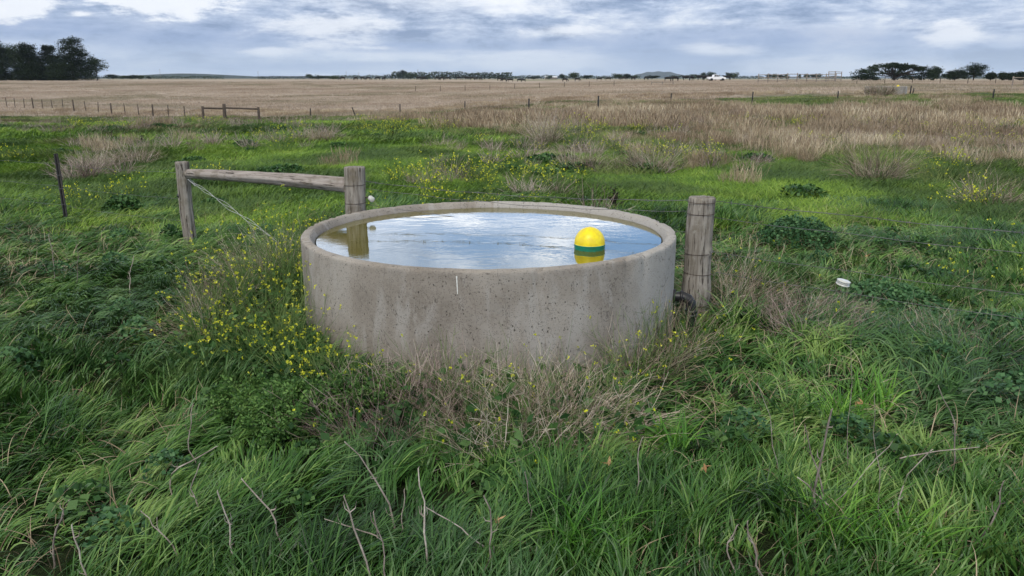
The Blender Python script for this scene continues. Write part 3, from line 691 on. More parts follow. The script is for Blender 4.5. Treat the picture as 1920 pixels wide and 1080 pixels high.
# straw and dead blades among the green
x, y = field(2.1, 11, 190); k_ = ~inside(x, y, .02) & (fbm(x, y, .9, 91, 3) + .12 * sstep(x, -.3, 1.6) > .51); x = x[k_]; y = y[k_]; n = len(x)
V, Q, r = blades(np.stack([x, y, terrain(x, y)], -1), rng.random(n) * 6.28, .08 + .20 * rng.random(n), .2 + .8 * rng.random(n), .6 + 1.3 * rng.random(n), .0025 + .0025 * rng.random(n), rng.random(n), 6, 2.2)
tag(obj('dead_grass', mesh_np('dead_grass', V, Q, attrs={'rnd': r}), M['dry']), 'scattered dead straw blades among the foreground grass', 'dead grass', kind='stuff')

# ------------------------------------------------------------ scattering clump meshes (never linked themselves) with geometry nodes
def proto(name, me, m_):
    if len(me.materials) == 0: me.materials.append(m_)
    return bpy.data.objects.new(name, me)
def scatter(name, label, cat, protos, x, y, rot, scl, zoff=0.0, tilt=.0):
    col = bpy.data.collections.new(name + '_source')
    for p_ in protos: col.objects.link(p_)
    n = len(x); me = bpy.data.meshes.new(name); me.vertices.add(n)
    me.vertices.foreach_set('co', np.stack([x, y, terrain(x, y) + zoff], -1).astype(np.float32).ravel())
    a = me.attributes.new('rot', 'FLOAT_VECTOR', 'POINT'); a.data.foreach_set('vector', np.stack([(rng.random(n) - .5) * tilt, (rng.random(n) - .5) * tilt, rot], -1).astype(np.float32).ravel())
    a = me.attributes.new('scl', 'FLOAT', 'POINT'); a.data.foreach_set('value', np.asarray(scl, np.float32))
    a = me.attributes.new('idx', 'INT', 'POINT'); a.data.foreach_set('value', rng.integers(0, len(protos), n).astype(np.int32))
    o_ = bpy.data.objects.new(name, me); COL.objects.link(o_)
    ng = bpy.data.node_groups.new(name, 'GeometryNodeTree')
    ng.interface.new_socket('Geometry', in_out='INPUT', socket_type='NodeSocketGeometry'); ng.interface.new_socket('Geometry', in_out='OUTPUT', socket_type='NodeSocketGeometry')
    N = ng.nodes; gi = N.new('NodeGroupInput'); goo = N.new('NodeGroupOutput'); ip_ = N.new('GeometryNodeInstanceOnPoints'); ci = N.new('GeometryNodeCollectionInfo')
    ci.inputs['Collection'].default_value = col; ci.inputs['Separate Children'].default_value = True; ci.inputs['Reset Children'].default_value = True
    def na(nm, dt):
        q = N.new('GeometryNodeInputNamedAttribute'); q.data_type = dt; q.inputs['Name'].default_value = nm; return q.outputs['Attribute']
    L_ = ng.links
    L_.new(gi.outputs[0], ip_.inputs['Points']); L_.new(ci.outputs[0], ip_.inputs['Instance']); ip_.inputs['Pick Instance'].default_value = True
    L_.new(na('idx', 'INT'), ip_.inputs['Instance Index']); L_.new(na('scl', 'FLOAT'), ip_.inputs['Scale'])
    e2r = N.new('FunctionNodeEulerToRotation'); L_.new(na('rot', 'FLOAT_VECTOR'), e2r.inputs[0]); L_.new(e2r.outputs[0], ip_.inputs['Rotation'])
    L_.new(ip_.outputs[0], goo.inputs[0])
    md = o_.modifiers.new('scatter', 'NODES'); md.node_group = ng
    return tag(o_, label, cat, kind='stuff')
def disc(n, r, p_=.5):
    a = rng.random(n) * 6.283; q = r * rng.random(n) ** p_; return np.stack([np.cos(a) * q, np.sin(a) * q, np.zeros(n)], -1)
def clump_lawn(n, r, l0, l1, wd, up=.5):
    P = disc(n, r); return npj(blades(P, rng.normal(size=n) * 1.0, l0 + (l1 - l0) * rng.random(n), .25 + .4 * rng.random(n), .5 + 1.0 * rng.random(n) * (1 - up) + .2, wd * (.7 + .6 * rng.random(n)), rng.random(n), 3))
def clump_dry(n, r, l0, l1, wd, heads=True, spread=.35):
    P = disc(n, r); H = rng.random(n) * 6.28; L = l0 + (l1 - l0) * rng.random(n)
    prof = np.array([.6, .55, .45, 1.5 if heads else .4, .35])
    return npj(blades(P, H, L, spread * rng.random(n), .15 + .5 * rng.random(n), wd * (.7 + .6 * rng.random(n)), rng.random(n), 4, .3, prof))
def branchy(n, r, h, sp, rad, S=6, wob=.25, fork=1, zbase=0.0, droop=.3):
    """stems fanning out from near the centre; returns paths"""
    P0 = disc(n, r); H = np.arctan2(P0[:, 1], P0[:, 0]) + rng.normal(size=n) * .7; L = h * (.5 + .6 * rng.random(n)); t0 = sp * rng.random(n) ** .8
    s_ = np.linspace(0, 1, S); pts = [P0]; th = t0.copy(); hh = H.copy()
    for k in range(S - 1):
        th = th + (droop / S) * rng.random(n) + rng.normal(size=n) * wob / S * 2; hh = hh + rng.normal(size=n) * wob
        d = np.stack([np.sin(th) * np.cos(hh), np.sin(th) * np.sin(hh), np.cos(th)], -1); pts.append(pts[-1] + d * (L / (S - 1))[:, None])
    paths = np.stack(pts, 1); paths[..., 2] = np.maximum(paths[..., 2], .01)
    radii = rad * (1 - .7 * s_)[None, :] * (.7 + .6 * rng.random(n))[:, None]
    out = [(paths, radii)]
    for f in range(fork):
        m_ = n * 2; pi = rng.integers(0, len(out[-1][0]), m_); si = rng.integers(S // 3, S - 1, m_); b = out[-1][0][pi, si]
        dd = out[-1][0][pi, si + 0] - out[-1][0][pi, si - 1]; ln = np.linalg.norm(dd, axis=1, keepdims=True) + 1e-6; d = dd / ln + rng.normal(size=(m_, 3)) * .45; d /= np.linalg.norm(d, axis=1, keepdims=True)
        LL = h * (.16 + .22 * rng.random(m_)); tt = np.linspace(0, 1, 4); cv = rng.normal(size=(m_, 3)) * .25
        pp = b[:, None, :] + d[:, None, :] * (LL[:, None] * tt)[..., None] + cv[:, None, :] * (LL[:, None] * tt ** 2)[..., None]
        pp[..., 2] = np.maximum(pp[..., 2], .01)
        out.append((pp, rad * .55 * (1 - .6 * tt)[None, :] * np.ones((m_, 1))))
        S = 4
    return out
def stems_geo(br): return [tubes(p_, r_, rng.random(len(p_)), 3) for p_, r_ in br]
def flowers_at(tips, size, per=4, sp=.012):
    n = len(tips); C = (tips[:, None, :] + rng.normal(size=(n, per, 3)) * sp).reshape(-1, 3)
    return quads(C, size * (.7 + .6 * rng.random(len(C))), rng.random(len(C)), .9)

# green turf of the middle distance
M['weedturf'] = foliage('rough_turf', [(.12, (.045, .075, .022)), (.42, (.095, .145, .035)), (.72, (.18, .23, .065)), (.98, (.32, .33, .14))], .25, trans=.2, patch=(.22, .17, .11, .7), pscale=.12, plo=.5, phi=.62, rndw=.5)
lawnP = [proto('turf', clump_lawn(420, .42, .09, .19, .0085), M['lawn']) for _ in range(5)]
lawnF = [proto('turf', clump_lawn(260, .75, .12, .26, .022), M['lawn']) for _ in range(4)]
weedF = [proto('rough_turf', clump_lawn(260, .75, .12, .26, .020), M['weedturf']) for _ in range(4)]
dryP = [proto('dry_tuft', clump_dry(120, .32, .28, .58, .0065), M['dry']) for _ in range(5)]
dryF = [proto('dry_tuft', clump_dry(190, .80, .28, .60, .012), M['dry']) for _ in range(5)]
def bushmesh(green): 
    br = branchy(34, .10, .42, 1.1, .004, 5, .3); return npj(*stems_geo(br))
twigP = [proto('dry_weed', bushmesh(0), M['twigp']) for _ in range(4)]
def weedmesh():
    br = branchy(26, .12, .50, .75, .0045, 5, .22); tips = br[1][0][:, -1]
    st = npj(*stems_geo(br)); return st, flowers_at(tips[rng.random(len(tips)) < .55], .030, 3, .018)
def twomat(me_parts, mats):
    Vs, Qs, rs, mi, o = [], [], [], [], 0
    for k, (V, Q, r) in enumerate(me_parts):
        Vs.append(V); Qs.append(Q + o); rs.append(r); mi.append(np.full(len(Q), k)); o += len(V)
    me = mesh_np('two', np.concatenate(Vs), np.concatenate(Qs), attrs={'rnd': np.concatenate(rs)}, matidx=np.concatenate(mi))
    for q in mats: me.materials.append(q)
    return me
mustP = []
for _ in range(4):
    br = branchy(26, .12, .50, .75, .0045, 5, .22); tips = br[1][0][:, -1]
    mustP.append(proto('mustard', twomat([join(stems_geo(br)), flowers_at(tips[rng.random(len(tips)) < .55], .026, 3, .018)], [M['stemg'], M['flower']]), None))
def leafmound(n, r, h, size, up=.5):
    P = disc(n, r, .6); q = np.hypot(P[:, 0], P[:, 1]) / r; P[:, 2] = h * (1 - q ** 2) * (.35 + .65 * rng.random(n) ** .5) * (.6 + .8 * fbm(P[:, 0] * 6, P[:, 1] * 6, 1, 7)) + .01
    return quads(P, size * (.7 + .6 * rng.random(n)), rng.random(n), .8, up)
leafP = [proto('leafy_weed', npj(leafmound(420, .30, .16, .05)), M['leafd']) for _ in range(3)]

def pick(x, y, f): k_ = rng.random(len(x)) < f; return x[k_], y[k_]
rosP = [proto('leafy_weed', npj(leafmound(60, .09, .09, .034, .5)), M['leafd']) for _ in range(3)] + [proto('leafy_weed', npj(leafmound(120, .11, .12, .026, .5)), M['clover']) for _ in range(2)]
x, y = field(2.2, 9, 2.6); nz = fbm(x, y, .8, 131, 3); k_ = (nz > .45) & ~inside(x, y, .15); scatter('leafy_weed', 'small round and broad leaved weeds growing through the foreground grass', 'weeds', rosP, x[k_], y[k_], rng.random(k_.sum()) * 6.28, .7 + .8 * rng.random(k_.sum()), .05)
# ranges 10-40 m, 40-110 m
x, y = field(13, 30, 2.6); d = dryness(x, y) + (fbm(x, y, .4, 133, 4) - .5) * .8; kw = d > .38; scatter('rough_turf', 'olive and straw weedy turf under the dry grass', 'rough grass', [proto('rough_turf', clump_lawn(380, .45, .12, .26, .009), M['weedturf']) for _ in range(4)], x[kw], y[kw], flow(x, y)[kw], (.8 + .6 * rng.random(kw.sum())))
x, y = field(9.5, 24, 7.5); d = dryness(x, y) + (fbm(x, y, .5, 101, 4) - .5) * 1.5
k_ = (d < .60) | (rng.random(len(d)) < .45); scatter('grass', 'short bright green turf beyond the trough', 'grass', lawnP, x[k_], y[k_], flow(x, y)[k_], .8 + .5 * rng.random(k_.sum()))
x, y = field(22, 62, 2.3); d = dryness(x, y) + (fbm(x, y, .16, 103, 4) - .5) * 1.5
kw = ((d > .34) | (y > 40)) & (rng.random(len(d)) < .85); scatter('rough_turf', 'olive weedy turf between the green and the dry grass', 'rough grass', weedF, x[kw], y[kw], flow(x, y)[kw], (.7 + .6 * rng.random(kw.sum())))
k_ = (d < .5) & (y < 44 + 6 * rng.random(len(d))); scatter('grass', 'green turf in the middle of the paddock', 'grass', lawnF, x[k_], y[k_], flow(x, y)[k_], .7 + .6 * rng.random(k_.sum()))
x, y = field(8.5, 26, 9); d = dryness(x, y) + (fbm(x, y, .5, 101, 4) - .5) * 1.5
k_ = (d > .50) & (rng.random(len(d)) < -.05 + .66 * d); scatter('dry_grass', 'tall tan dry grass standing in the right half of the near paddock', 'dry grass', dryP, x[k_], y[k_], rng.random(k_.sum()) * 6.28, (.42 + .55 * rng.random(k_.sum())))
x, y = field(25, 75, .95); d = dryness(x, y) + (fbm(x, y, .16, 103, 4) - .5) * 1.5
k_ = (d > .56); scatter('dry_grass', 'tan and brown dry grass beyond the green turf', 'dry grass', dryF, x[k_], y[k_], rng.random(k_.sum()) * 6.28, (.6 + .6 * rng.random(k_.sum())) * (1 - .45 * sstep(y[k_], 35, 60)))
farP = [proto('paddock_tuft', clump_dry(150, 2.2, .10, .24, .06, False, .9), M['dryfar']) for _ in range(4)]
x, y = field(58, 260, .30); d = dryness(x, y)
k_ = d + (fbm(x, y, .08, 109, 3) - .5) * .5 > .45; scatter('dry_grass', 'pale dry grass of the wide far paddock', 'dry grass', farP, x[k_], y[k_], rng.random(k_.sum()) * 6.28, .5 + .7 * rng.random(k_.sum()))
x, y = field(8.5, 40, 1.3); d = dryness(x, y); nz = fbm(x, y, .28, 111, 4)
k_ = (nz + .35 * d > .66) & (y > 8); scatter('dry_weed', 'brown twiggy weeds dotted through the paddock', 'weeds', twigP, x[k_], y[k_], rng.random(k_.sum()) * 6.28, .6 + .8 * rng.random(k_.sum()))
x, y = field(9.0, 34, 1.5); d = dryness(x, y); nz = fbm(x, y, .33, 115, 4)
k_ = (nz + .25 * np.clip(d, 0, .7) - .08 * sstep(-x, 0, 4) * (y < 22) > .675); scatter('wild_mustard', 'yellow flowered wild mustard scattered over the paddock', 'wildflowers', mustP, x[k_], y[k_], rng.random(k_.sum()) * 6.28, .45 + .6 * rng.random(k_.sum()))
x, y = field(8.0, 30, 1.0); nz = fbm(x, y, .45, 119, 4)
k_ = (nz > .60) & (y > 10 + 2 * rng.random(len(x))); scatter('leafy_weed', 'low dark leafy weeds patching the turf', 'weeds', leafP, x[k_], y[k_], rng.random(k_.sum()) * 6.28, .6 + .9 * rng.random(k_.sum()))

# ------------------------------------------------------------ bushes round the trough, each a thing
def dry_bush(label, x, y, n, r, h, spread, purple=.5, flowers=0, green=0, group=None, rad=.0022, S=8, wob=.28, droop=.8, squash=1.0, leaves=0):
    root = thing('dry_bush', label, 'dry bush', (x, y, T(x, y)), 0, group)
    br = branchy(n, r, h, spread, rad, S, wob, 1, 0, droop)
    for p_, _r in br: p_[..., 1] *= squash
    if TC: # keep the stems out of the concrete
        for p_, _r in br:
            X_ = p_[..., 0] + x - TC[0]; Y_ = p_[..., 1] + y - TC[1]; q = np.hypot(X_, Y_); f = np.where(q < TR + .015, (TR + .015) / np.maximum(q, .01), 1)
            near_ = q > .8
            p_[..., 0] = np.where(near_, X_ * f + TC[0] - x, p_[..., 0]); p_[..., 1] = np.where(near_, Y_ * f + TC[1] - y, p_[..., 1])
    obj('stems', npj(*stems_geo(br)), M['twigp'] if purple > .6 else M['twig'], root)
    if green:
        b2 = branchy(green, r, h * 1.05, spread * .8, rad, S, wob * .7, 1, 0, droop * .6)
        for p_, _r in b2:
            p_[..., 1] *= squash
            X_ = p_[..., 0] + x - TC[0]; Y_ = p_[..., 1] + y - TC[1]; q = np.hypot(X_, Y_); f = np.where(q < TR + .015, (TR + .015) / np.maximum(q, .01), 1)
            p_[..., 0] = X_ * f + TC[0] - x; p_[..., 1] = Y_ * f + TC[1] - y
        obj('green_stems', npj(*stems_geo(b2)), M['stemg'], root)
        tips = np.concatenate([b2[0][0][:, -1], b2[1][0][:, -1]])
    else: tips = np.concatenate([br[0][0][:, -1], br[1][0][:, -1]])
    if leaves:
        P = disc(leaves, r * 1.5); P[:, 2] = .02 + .45 * h * rng.random(leaves) ** 1.2; q = np.hypot(P[:, 0] + x - TC[0], P[:, 1] + y - TC[1]) > TR + .04; P = P[q]
        tag(obj('leaves', npj(quads(P, .06 * (.5 + .9 * rng.random(len(P))), rng.random(len(P)), .55, .3)), M['leafd'], root), kind='stuff')
    if flowers and len(tips):
        tp_ = tips[rng.random(len(tips)) < flowers + .03]; tp_ = tp_ if len(tp_) else tips[:3]; tag(obj('flowers', npj(flowers_at(tp_, .0115, 5, .0055)), M['flower'], root), kind='stuff')
    return root
dry_bush('dense tangle of pinkish dead stems at the left foot of the trough front', -.62, 3.74, 420, .34, .38, 1.45, 1, .03, 70, wob=.42, leaves=260)
dry_bush('tangled dead stems with a few yellow flowers, right of centre below the trough', .02, 3.66, 400, .36, .38, 1.45, .3, .05, 120, wob=.42, leaves=300)
dry_bush('sprawling tan stems leaning right below the trough front', .34, 3.80, 320, .30, .38, 1.45, .3, .06, 100, wob=.40, leaves=260)
dry_bush('thin brown stems against the trough between its centre and its left foot', -.30, 4.02, 90, .28, .38, 1.1, 1, .05, 100, wob=.40, leaves=240)
dry_bush('bare bush sprouting beside the black outlet pipe', 1.12, 4.98, 80, .18, .42, 1.0, .3, .08, 60)
dry_bush('sparse stems of mustard between the pipe bush and the trough front', .80, 4.60, 90, .22, .38, 1.2, .3, .12, 90)
dry_bush('grey dead bush behind the right timber post', 1.75, 6.1, 220, .25, .50, 1.1, .3, .03, 50)
dry_bush('brown matted dead bush to the right of the right timber post', 2.15, 5.45, 420, .34, .34, 1.45, 1, .01, 60)
dry_bush('fine dead stems below the white reel insulator', 2.95, 5.0, 160, .30, .30, 1.35, .3, .0, 30)
dry_bush('dead fawn bush behind the mustard at the left side of the trough', -1.95, 6.55, 420, .28, .62, 1.0, .3, .06, 120)
dry_bush('pale dead bush half hidden by mustard left of the trough', -2.15, 6.0, 300, .26, .45, 1.25, 1, .04, 60)
dry_bush('pale stems lying across the grass left of the mustard', -2.05, 5.35, 170, .16, .50, 1.45, .3, .02, 20)

def mustard_bush(x, y, h, n, label, group, spread=.7, leaves=360, fl=.42):
    root = thing('mustard_bush', label, 'mustard bush', (x, y, T(x, y)), 0, group)
    br = branchy(n, .12, h, spread, .0024, 8, .16, 1, 0, .35)
    for p_, _r in br:
        X_ = p_[..., 0] + x - TC[0]; Y_ = p_[..., 1] + y - TC[1]; q = np.hypot(X_, Y_); f = np.where(q < TR + .015, (TR + .015) / np.maximum(q, .01), 1)
        p_[..., 0] = X_ * f + TC[0] - x; p_[..., 1] = Y_ * f + TC[1] - y
    obj('stems', npj(*stems_geo(br)), M['stemg'], root)
    tips = np.concatenate([br[0][0][:, -1], br[1][0][:, -1]]); tp_ = tips[rng.random(len(tips)) < fl]
    tag(obj('flowers', npj(flowers_at(tp_, .0115, 6, .0055)), M['flower'], root), kind='stuff')
    if leaves:
        P = disc(leaves, .26); P[:, 2] = (.02 + .42 * h * rng.random(leaves) ** 1.3); 
        q = np.hypot(P[:, 0] + x - TC[0], P[:, 1] + y - TC[1]) > TR + .04; P = P[q]
        tag(obj('leaves', npj(quads(P, .055 * (.5 + .9 * rng.random(len(P))), rng.random(len(P)), .6, .35)), M['leafd'], root), kind='stuff')
    return root
mspots = [(-1.62, 5.05, .66, 'flowering mustard touching the left wall of the trough at mid height'), (-1.76, 5.45, .74, 'flowering mustard one step out from the left edge of the trough rim'), (-1.52, 4.66, .44, 'mustard bush above the green herb bush, left of the trough foot'), (-1.22, 4.38, .38, 'mustard at the left foot of the trough beside the pinkish dead stems'),
 (-1.92, 5.85, .78, 'mustard in front of the fawn dead bush at the left of the trough'), (-2.04, 5.10, .50, 'outermost flowering mustard on the left of the thicket'), (-1.74, 6.25, .70, 'tall mustard pressed behind the left end of the trough rim'), (-1.90, 4.78, .38, 'low mustard at the lower left of the thicket beside the open grass'),
 (-1.64, 5.85, .80, 'upright mustard brushing the left end of the trough rim'), (-1.02, 4.28, .34, 'thin mustard sprays rising across the left face of the trough'), (-1.82, 6.62, .62, 'mustard just in front of the middle timber post, behind the trough'), (-1.40, 4.80, .46, 'mustard in the middle of the thicket against the trough wall'), (-2.15, 5.55, .58, 'mustard among pale dead stems left of the thicket')]
for x, y, h, lab in mspots: mustard_bush(x, y, h, 74, lab, 'mustard bushes left of the trough', fl=.23)
mustard_bush(-1.25, 7.75, .62, 40, 'mustard bush in flower just right of the middle timber post behind the trough', None, .9)
mustard_bush(-2.1, 7.6, .62, 44, 'mustard bush in flower under the log rail', None, .9)
mustard_bush(3.6, 6.0, .80, 26, 'tall loose mustard plant on the right behind the fence wires', None, .55, 60, .5)
# leafy herb at lower left of the trough
def herb(x, y, r, h, nsh, label):
    root = thing('herb_bush', label, 'herb bush', (x, y, T(x, y)))
    br = branchy(nsh, r * .5, h, 1.0, .0022, 6, .15, 1, 0, .3); obj('stems', npj(*stems_geo(br)), M['stemg'], root)
    P = []
    for p_, _r in br:
        k = p_.shape[1]
        for t_ in np.linspace(.35, 1, 9):
            f = t_ * (k - 1); i0 = int(min(f, k - 2)); c_ = p_[:, i0] * (1 - (f - i0)) + p_[:, i0 + 1] * (f - i0)
            P.append((c_[:, None, :] + rng.normal(size=(len(c_), 5, 3)) * .013).reshape(-1, 3))
    P = np.concatenate(P); tag(obj('leaves', npj(quads(P, .021 * (.6 + .8 * rng.random(len(P))), rng.random(len(P)), .5, .2)), M['herb'], root), kind='stuff')
    return root
herb(-1.12, 3.72, .26, .24, 90, 'bushy fine leaved green herb at the lower left of the trough')
herb(-1.42, 3.98, .22, .22, 60, 'smaller fine leaved herb between the green herb bush and the mustard')
herb(-.86, 3.98, .20, .25, 60, 'fine leaved herb touching the dead stems at the trough foot')
def clover(x, y, r, h, n, label, s=.035, m_='clover'):
    root = thing('leafy_mound', label, 'leafy weed', (x, y, T(x, y)))
    tag(obj('leaves', npj(leafmound(n, r, h, s, .45)), M[m_], root), kind='stuff')
    br = branchy(24, r * .6, h * 1.2, 1.1, .0016, 4, .2, 0); obj('stems', npj(*stems_geo(br)), M['stemg'], root); return root
gx = lambda px, py: ground(px, py)[:2]
x, y = gx(1495, 452); clover(x, y, .48, .26, 2600, 'dark leafy mound behind the fence wires, nearest the right timber post')
x, y = gx(1660, 580); clover(x, y, .52, .20, 2600, 'spreading blue green leafy mound under the white reel insulator')
x, y = gx(1870, 640); clover(x, y, .42, .18, 2200, 'blue green leafy mound at the right edge of the view')
x, y = gx(1400, 612); clover(x, y, .22, .14, 700, 'small dark leafy mound at the foot of the right timber post', .04, 'leafd')
x, y = gx(232, 402); clover(x, y, .32, .26, 1300, 'dark bramble like clump between the steel post and the left timber post', .045, 'leafd')
x, y = gx(700, 470); 
x, y = gx(80, 690); clover(x, y, .22, .12, 700, 'low leafy mound in the grass at the left edge', .045, 'leafd')
x, y = gx(1000, 905); clover(x, y, .30, .10, 500, 'broad dark leaves in front of the dead stems below the trough', .06, 'leafd')
x, y = gx(1290, 940); clover(x, y, .14, .08, 160, 'little round leaved weed in the grass right of the bright tuft', .045, 'clover')
# grass tufts with broad bright blades
def tuft(x, y, n, h, wd, label, m_='bright', lean=0, ll=0):
    root_ = npj(blades(disc(n, .13), rng.random(n) * 6.28 if not ll else lean + rng.normal(size=n) * .9, h * (.55 + .6 * rng.random(n)), .12 + .45 * rng.random(n), .5 + 1.1 * rng.random(n), wd * (.7 + .6 * rng.random(n)), rng.random(n), 7, .5))
    o_ = obj('grass_tuft', root_, M[m_], None, (x, y, T(x, y))); return tag(o_, label, 'grass tuft')
x, y = gx(1090, 1050); tuft(x, y, 130, .34, .0075, 'bright yellow green tuft of broad blades at the bottom of the view')
x, y = gx(1385, 620); tuft(x, y, 120, .36, .008, 'dark arching tuft of grass beside the right timber post', 'grass')
x, y = gx(1570, 800); tuft(x, y, 110, .28, .0065, 'broad bladed tuft in the right foreground behind the dead thistle stalks', 'bright')
x, y = gx(1480, 790); tuft(x, y, 90, .28, .009, 'broad bladed tuft in the right foreground, left of its twin', 'grass')
x, y = gx(1640, 760); tuft(x, y, 90, .26, .009, 'broad bladed tuft in the right foreground, farthest right of three', 'bright')
x, y = gx(1560, 1010); tuft(x, y, 110, .30, .0065, 'bright tuft at the bottom right below the dead thistle stalks', 'bright')
x, y = gx(1480, 985); tuft(x, y, 100, .28, .009, 'arching tuft at the bottom right beside a pale bent stalk', 'grass')
x, y = gx(1250, 850); tuft(x, y, 90, .26, .007, 'pale arching tuft just right of the dead stems below the trough', 'bright')
x, y = gx(1680, 1030); tuft(x, y, 90, .26, .008, 'tuft of green blades near the bottom right corner', 'bright')
x, y = gx(120, 850); tuft(x, y, 160, .36, .006, 'rounded mop of long green blades in the left foreground', 'grass', R(20), 1)
x, y = gx(345, 700); tuft(x, y, 100, .22, .005, 'upright tuft of fine blades left of the herb bush', 'grass')

# ------------------------------------------------------------ dead stalks of the foreground
def stalk(x0, y0, x1, y1, kink, r, label, twigs=2, cat='dead stalk', m_='stalk'):
    gx_, gy_, gz_ = ground(x0, y0); ez = .13 if y0 > 600 else .10; t_ = depang(y0); Yt = (CAMZ - gz_ - ez) / math.tan(t_); em = Vector(at(x0, y0, Yt)); tp_ = Vector(at(x1, y1, Yt + .02)); b = em - (tp_ - em).normalized() * .16; r *= .74; v = tp_ - b; L_ = v.length
    n = 9; pts = []
    ph = rng.random() * 6
    for k in range(n):
        s_ = k / (n - 1); q = b + v * s_ + Vector((math.sin(math.pi * s_) * kink * L_, 0, 0)) + Vector((math.sin(s_ * 13 + ph), math.cos(s_ * 7 + ph), 0)) * .005 + Vector(((rng.random() - .5) * .011, (rng.random() - .5) * .006, 0))
        pts.append(q)
    rad_ = [r * (1 - .45 * k / (n - 1)) * (.9 + .3 * rng.random()) for k in range(n)]
    parts = [tubes([pts], [rad_], [rng.random()], 6)]
    for q in range(twigs + 1):
        k = int(rng.integers(2, n - 1)); c_ = pts[k]; s_ = 1 if rng.random() < .5 else -1
        e = c_ + Vector((s_ * (.008 + .02 * rng.random()), (rng.random() - .5) * .03, .015 + .04 * rng.random())); mid = (c_ + e) / 2 + Vector((s_ * .006, 0, -.006))
        parts.append(tubes([[c_, mid, e]], [[r * .6, r * .45, r * .25]], [rng.random()], 4))
    # blunt splintered tip
    e = pts[-1]; parts.append(tubes([[e, e + (pts[-1] - pts[-2]).normalized() * .008 + Vector((.004, 0, 0))]], [[rad_[-1], rad_[-1] * .3]], [.9], 6))
    o_ = obj('dead_stalk', npj(*parts, smooth=True), M['stalkd' if ((x0 > 1280 and twigs != 1) or len(label) % 3 == 0) else m_]); return tag(o_, label, cat)
ST = [(368, 832, 362, 758, -.08, .0045, 'short pale stalk left of the herb bush'),
 (372, 885, 408, 838, -.35, .0050, 'pale hooked stalk bent like an elbow below the herb bush', 1),
 (386, 925, 372, 870, -.2, .0048, 'pale crooked stalk under the hooked one at the lower left', 1),
 (492, 980, 455, 900, .15, .0055, 'thick pale stalk leaning left below the herb bush'),
 (296, 1000, 263, 958, .05, .0042, 'short pale stick lying slantwise in the left foreground', 0),
 (655, 858, 600, 735, .05, .0, ''),
 (718, 950, 650, 828, .06, .0055, 'long grey stalk leaning left in front of the dead stems'),
 (793, 1034, 785, 880, .03, .0055, 'tall straight pale stalk near the bottom centre left'),
 (895, 1035, 908, 930, .12, .0055, 'bowed grey stalk near the bottom centre'),
 (982, 955, 984, 885, .08, .0042, 'slim curved stalk below the middle of the trough'),
 (858, 998, 802, 953, .12, .0042, 'brown stalk curving left between two upright stalks', 1),
 (717, 1090, 703, 962, .04, .0050, 'grey stalk with short side twigs at the bottom left of centre', 3),
 (690, 1095, 640, 930, .03, .0055, 'longest grey stalk leaning left at the bottom edge', 2),
 (1200, 912, 1203, 822, -.03, .0042, 'slender upright stalk right of the dead stems', 0),
 (752, 960, 760, 918, .05, .0038, 'stubby stalk between the long leaning one and the tall straight one', 0),
 (118, 1000, 130, 940, -.1, .0055, 'grey stub standing in the lower left grass'),
 (150, 1090, 132, 985, .05, .0050, 'grey stalk at the bottom left edge'),
 (420, 1005, 405, 922, .08, .0052, 'knobbly pale stalk left of the thick leaning one', 3),
 (345, 960, 340, 985, .0, .0, ''),
 (1540, 945, 1562, 770, -.06, .0075, 'tall dead thistle stalk in the right foreground', 4),
 (1536, 940, 1505, 800, .04, .0050, 'thinner dead thistle stalk leaning left against the tall one', 2),
 (1545, 945, 1495, 895, .05, .0050, 'short stalk splaying left from the foot of the thistle stalks', 1),
 (1555, 940, 1680, 815, .06, .0036, 'long fine stalk leaning far right from the foot of the thistle stalks', 2),
 (1440, 1062, 1405, 980, -.10, .0060, 'pale bent stalk at the bottom right, the right one of a pair', 1),
 (1395, 1040, 1380, 985, -.20, .0055, 'pale curled stalk at the bottom right, the left one of a pair', 1),
 (1718, 960, 1745, 845, -.20, .0048, 'bowed brown stalk in the right foreground', 1),
 (1745, 850, 1830, 838, -.05, .0045, 'brown stalk lying nearly flat toward the right edge', 1),
 (1772, 845, 1760, 725, .12, .0045, 'crooked grey stalk standing in the combed grass at right', 2),
 (1845, 990, 1885, 905, .05, .0055, 'grey forked stalk close to the right edge', 3),
 (1650, 950, 1637, 740, .0, .0024, 'thin straight straw right of the thistle stalks', 0),
 (1455, 885, 1425, 720, .02, .0026, 'thin brown straw between the trough and the thistle stalks', 0),
 (1590, 870, 1597, 640, .0, .0022, 'thin tall straw above the thistle stalks', 0),
 (97, 505, 90, 440, .05, .0055, 'grey stub near the steel post, leftmost of three'),
 (248, 535, 250, 480, -.06, .0055, 'grey stub in the grass midway between the steel post and the trough'),
 (140, 520, 143, 455, .05, .0040, 'slim grey stub between two thicker ones below the steel post'),
 (480, 400, 470, 340, .1, .0, ''),
 (640, 985, 612, 975, .1, .0036, 'small pale stick lying across the grass at the bottom left of centre', 0),
 (1010, 840, 1012, 715, .0, .0, '')]
for s_ in ST:
    if s_[5] > 0: stalk(*s_)
# the dry flowered stalk leaning on the front of the trough
stalk(978, 640, 940, 555, -.15, .0, '') if False else None
# dead leaves lodged in the grass
for (px, py, lab) in ((935, 1040, 'orange brown dead leaf near the bottom centre'), (1135, 925, 'orange dead leaf right of centre below the dead stems'), (1605, 803, 'orange dead leaf behind the thistle stalks'), (1318, 935, 'withered orange leaf right of the bright tuft'), (1625, 505, 'withered orange leaf just above the white reel insulator')):
    x, y, z = ground(px, py); me = npj(quads(np.array([[0, 0, .14], [.012, 0, .15], [-.01, .01, .13]]), .045, rng.random(3), .35)); tag(obj('dead_leaf', me, M['deadleaf'], None, (x, y, z)), lab, 'dead leaf')
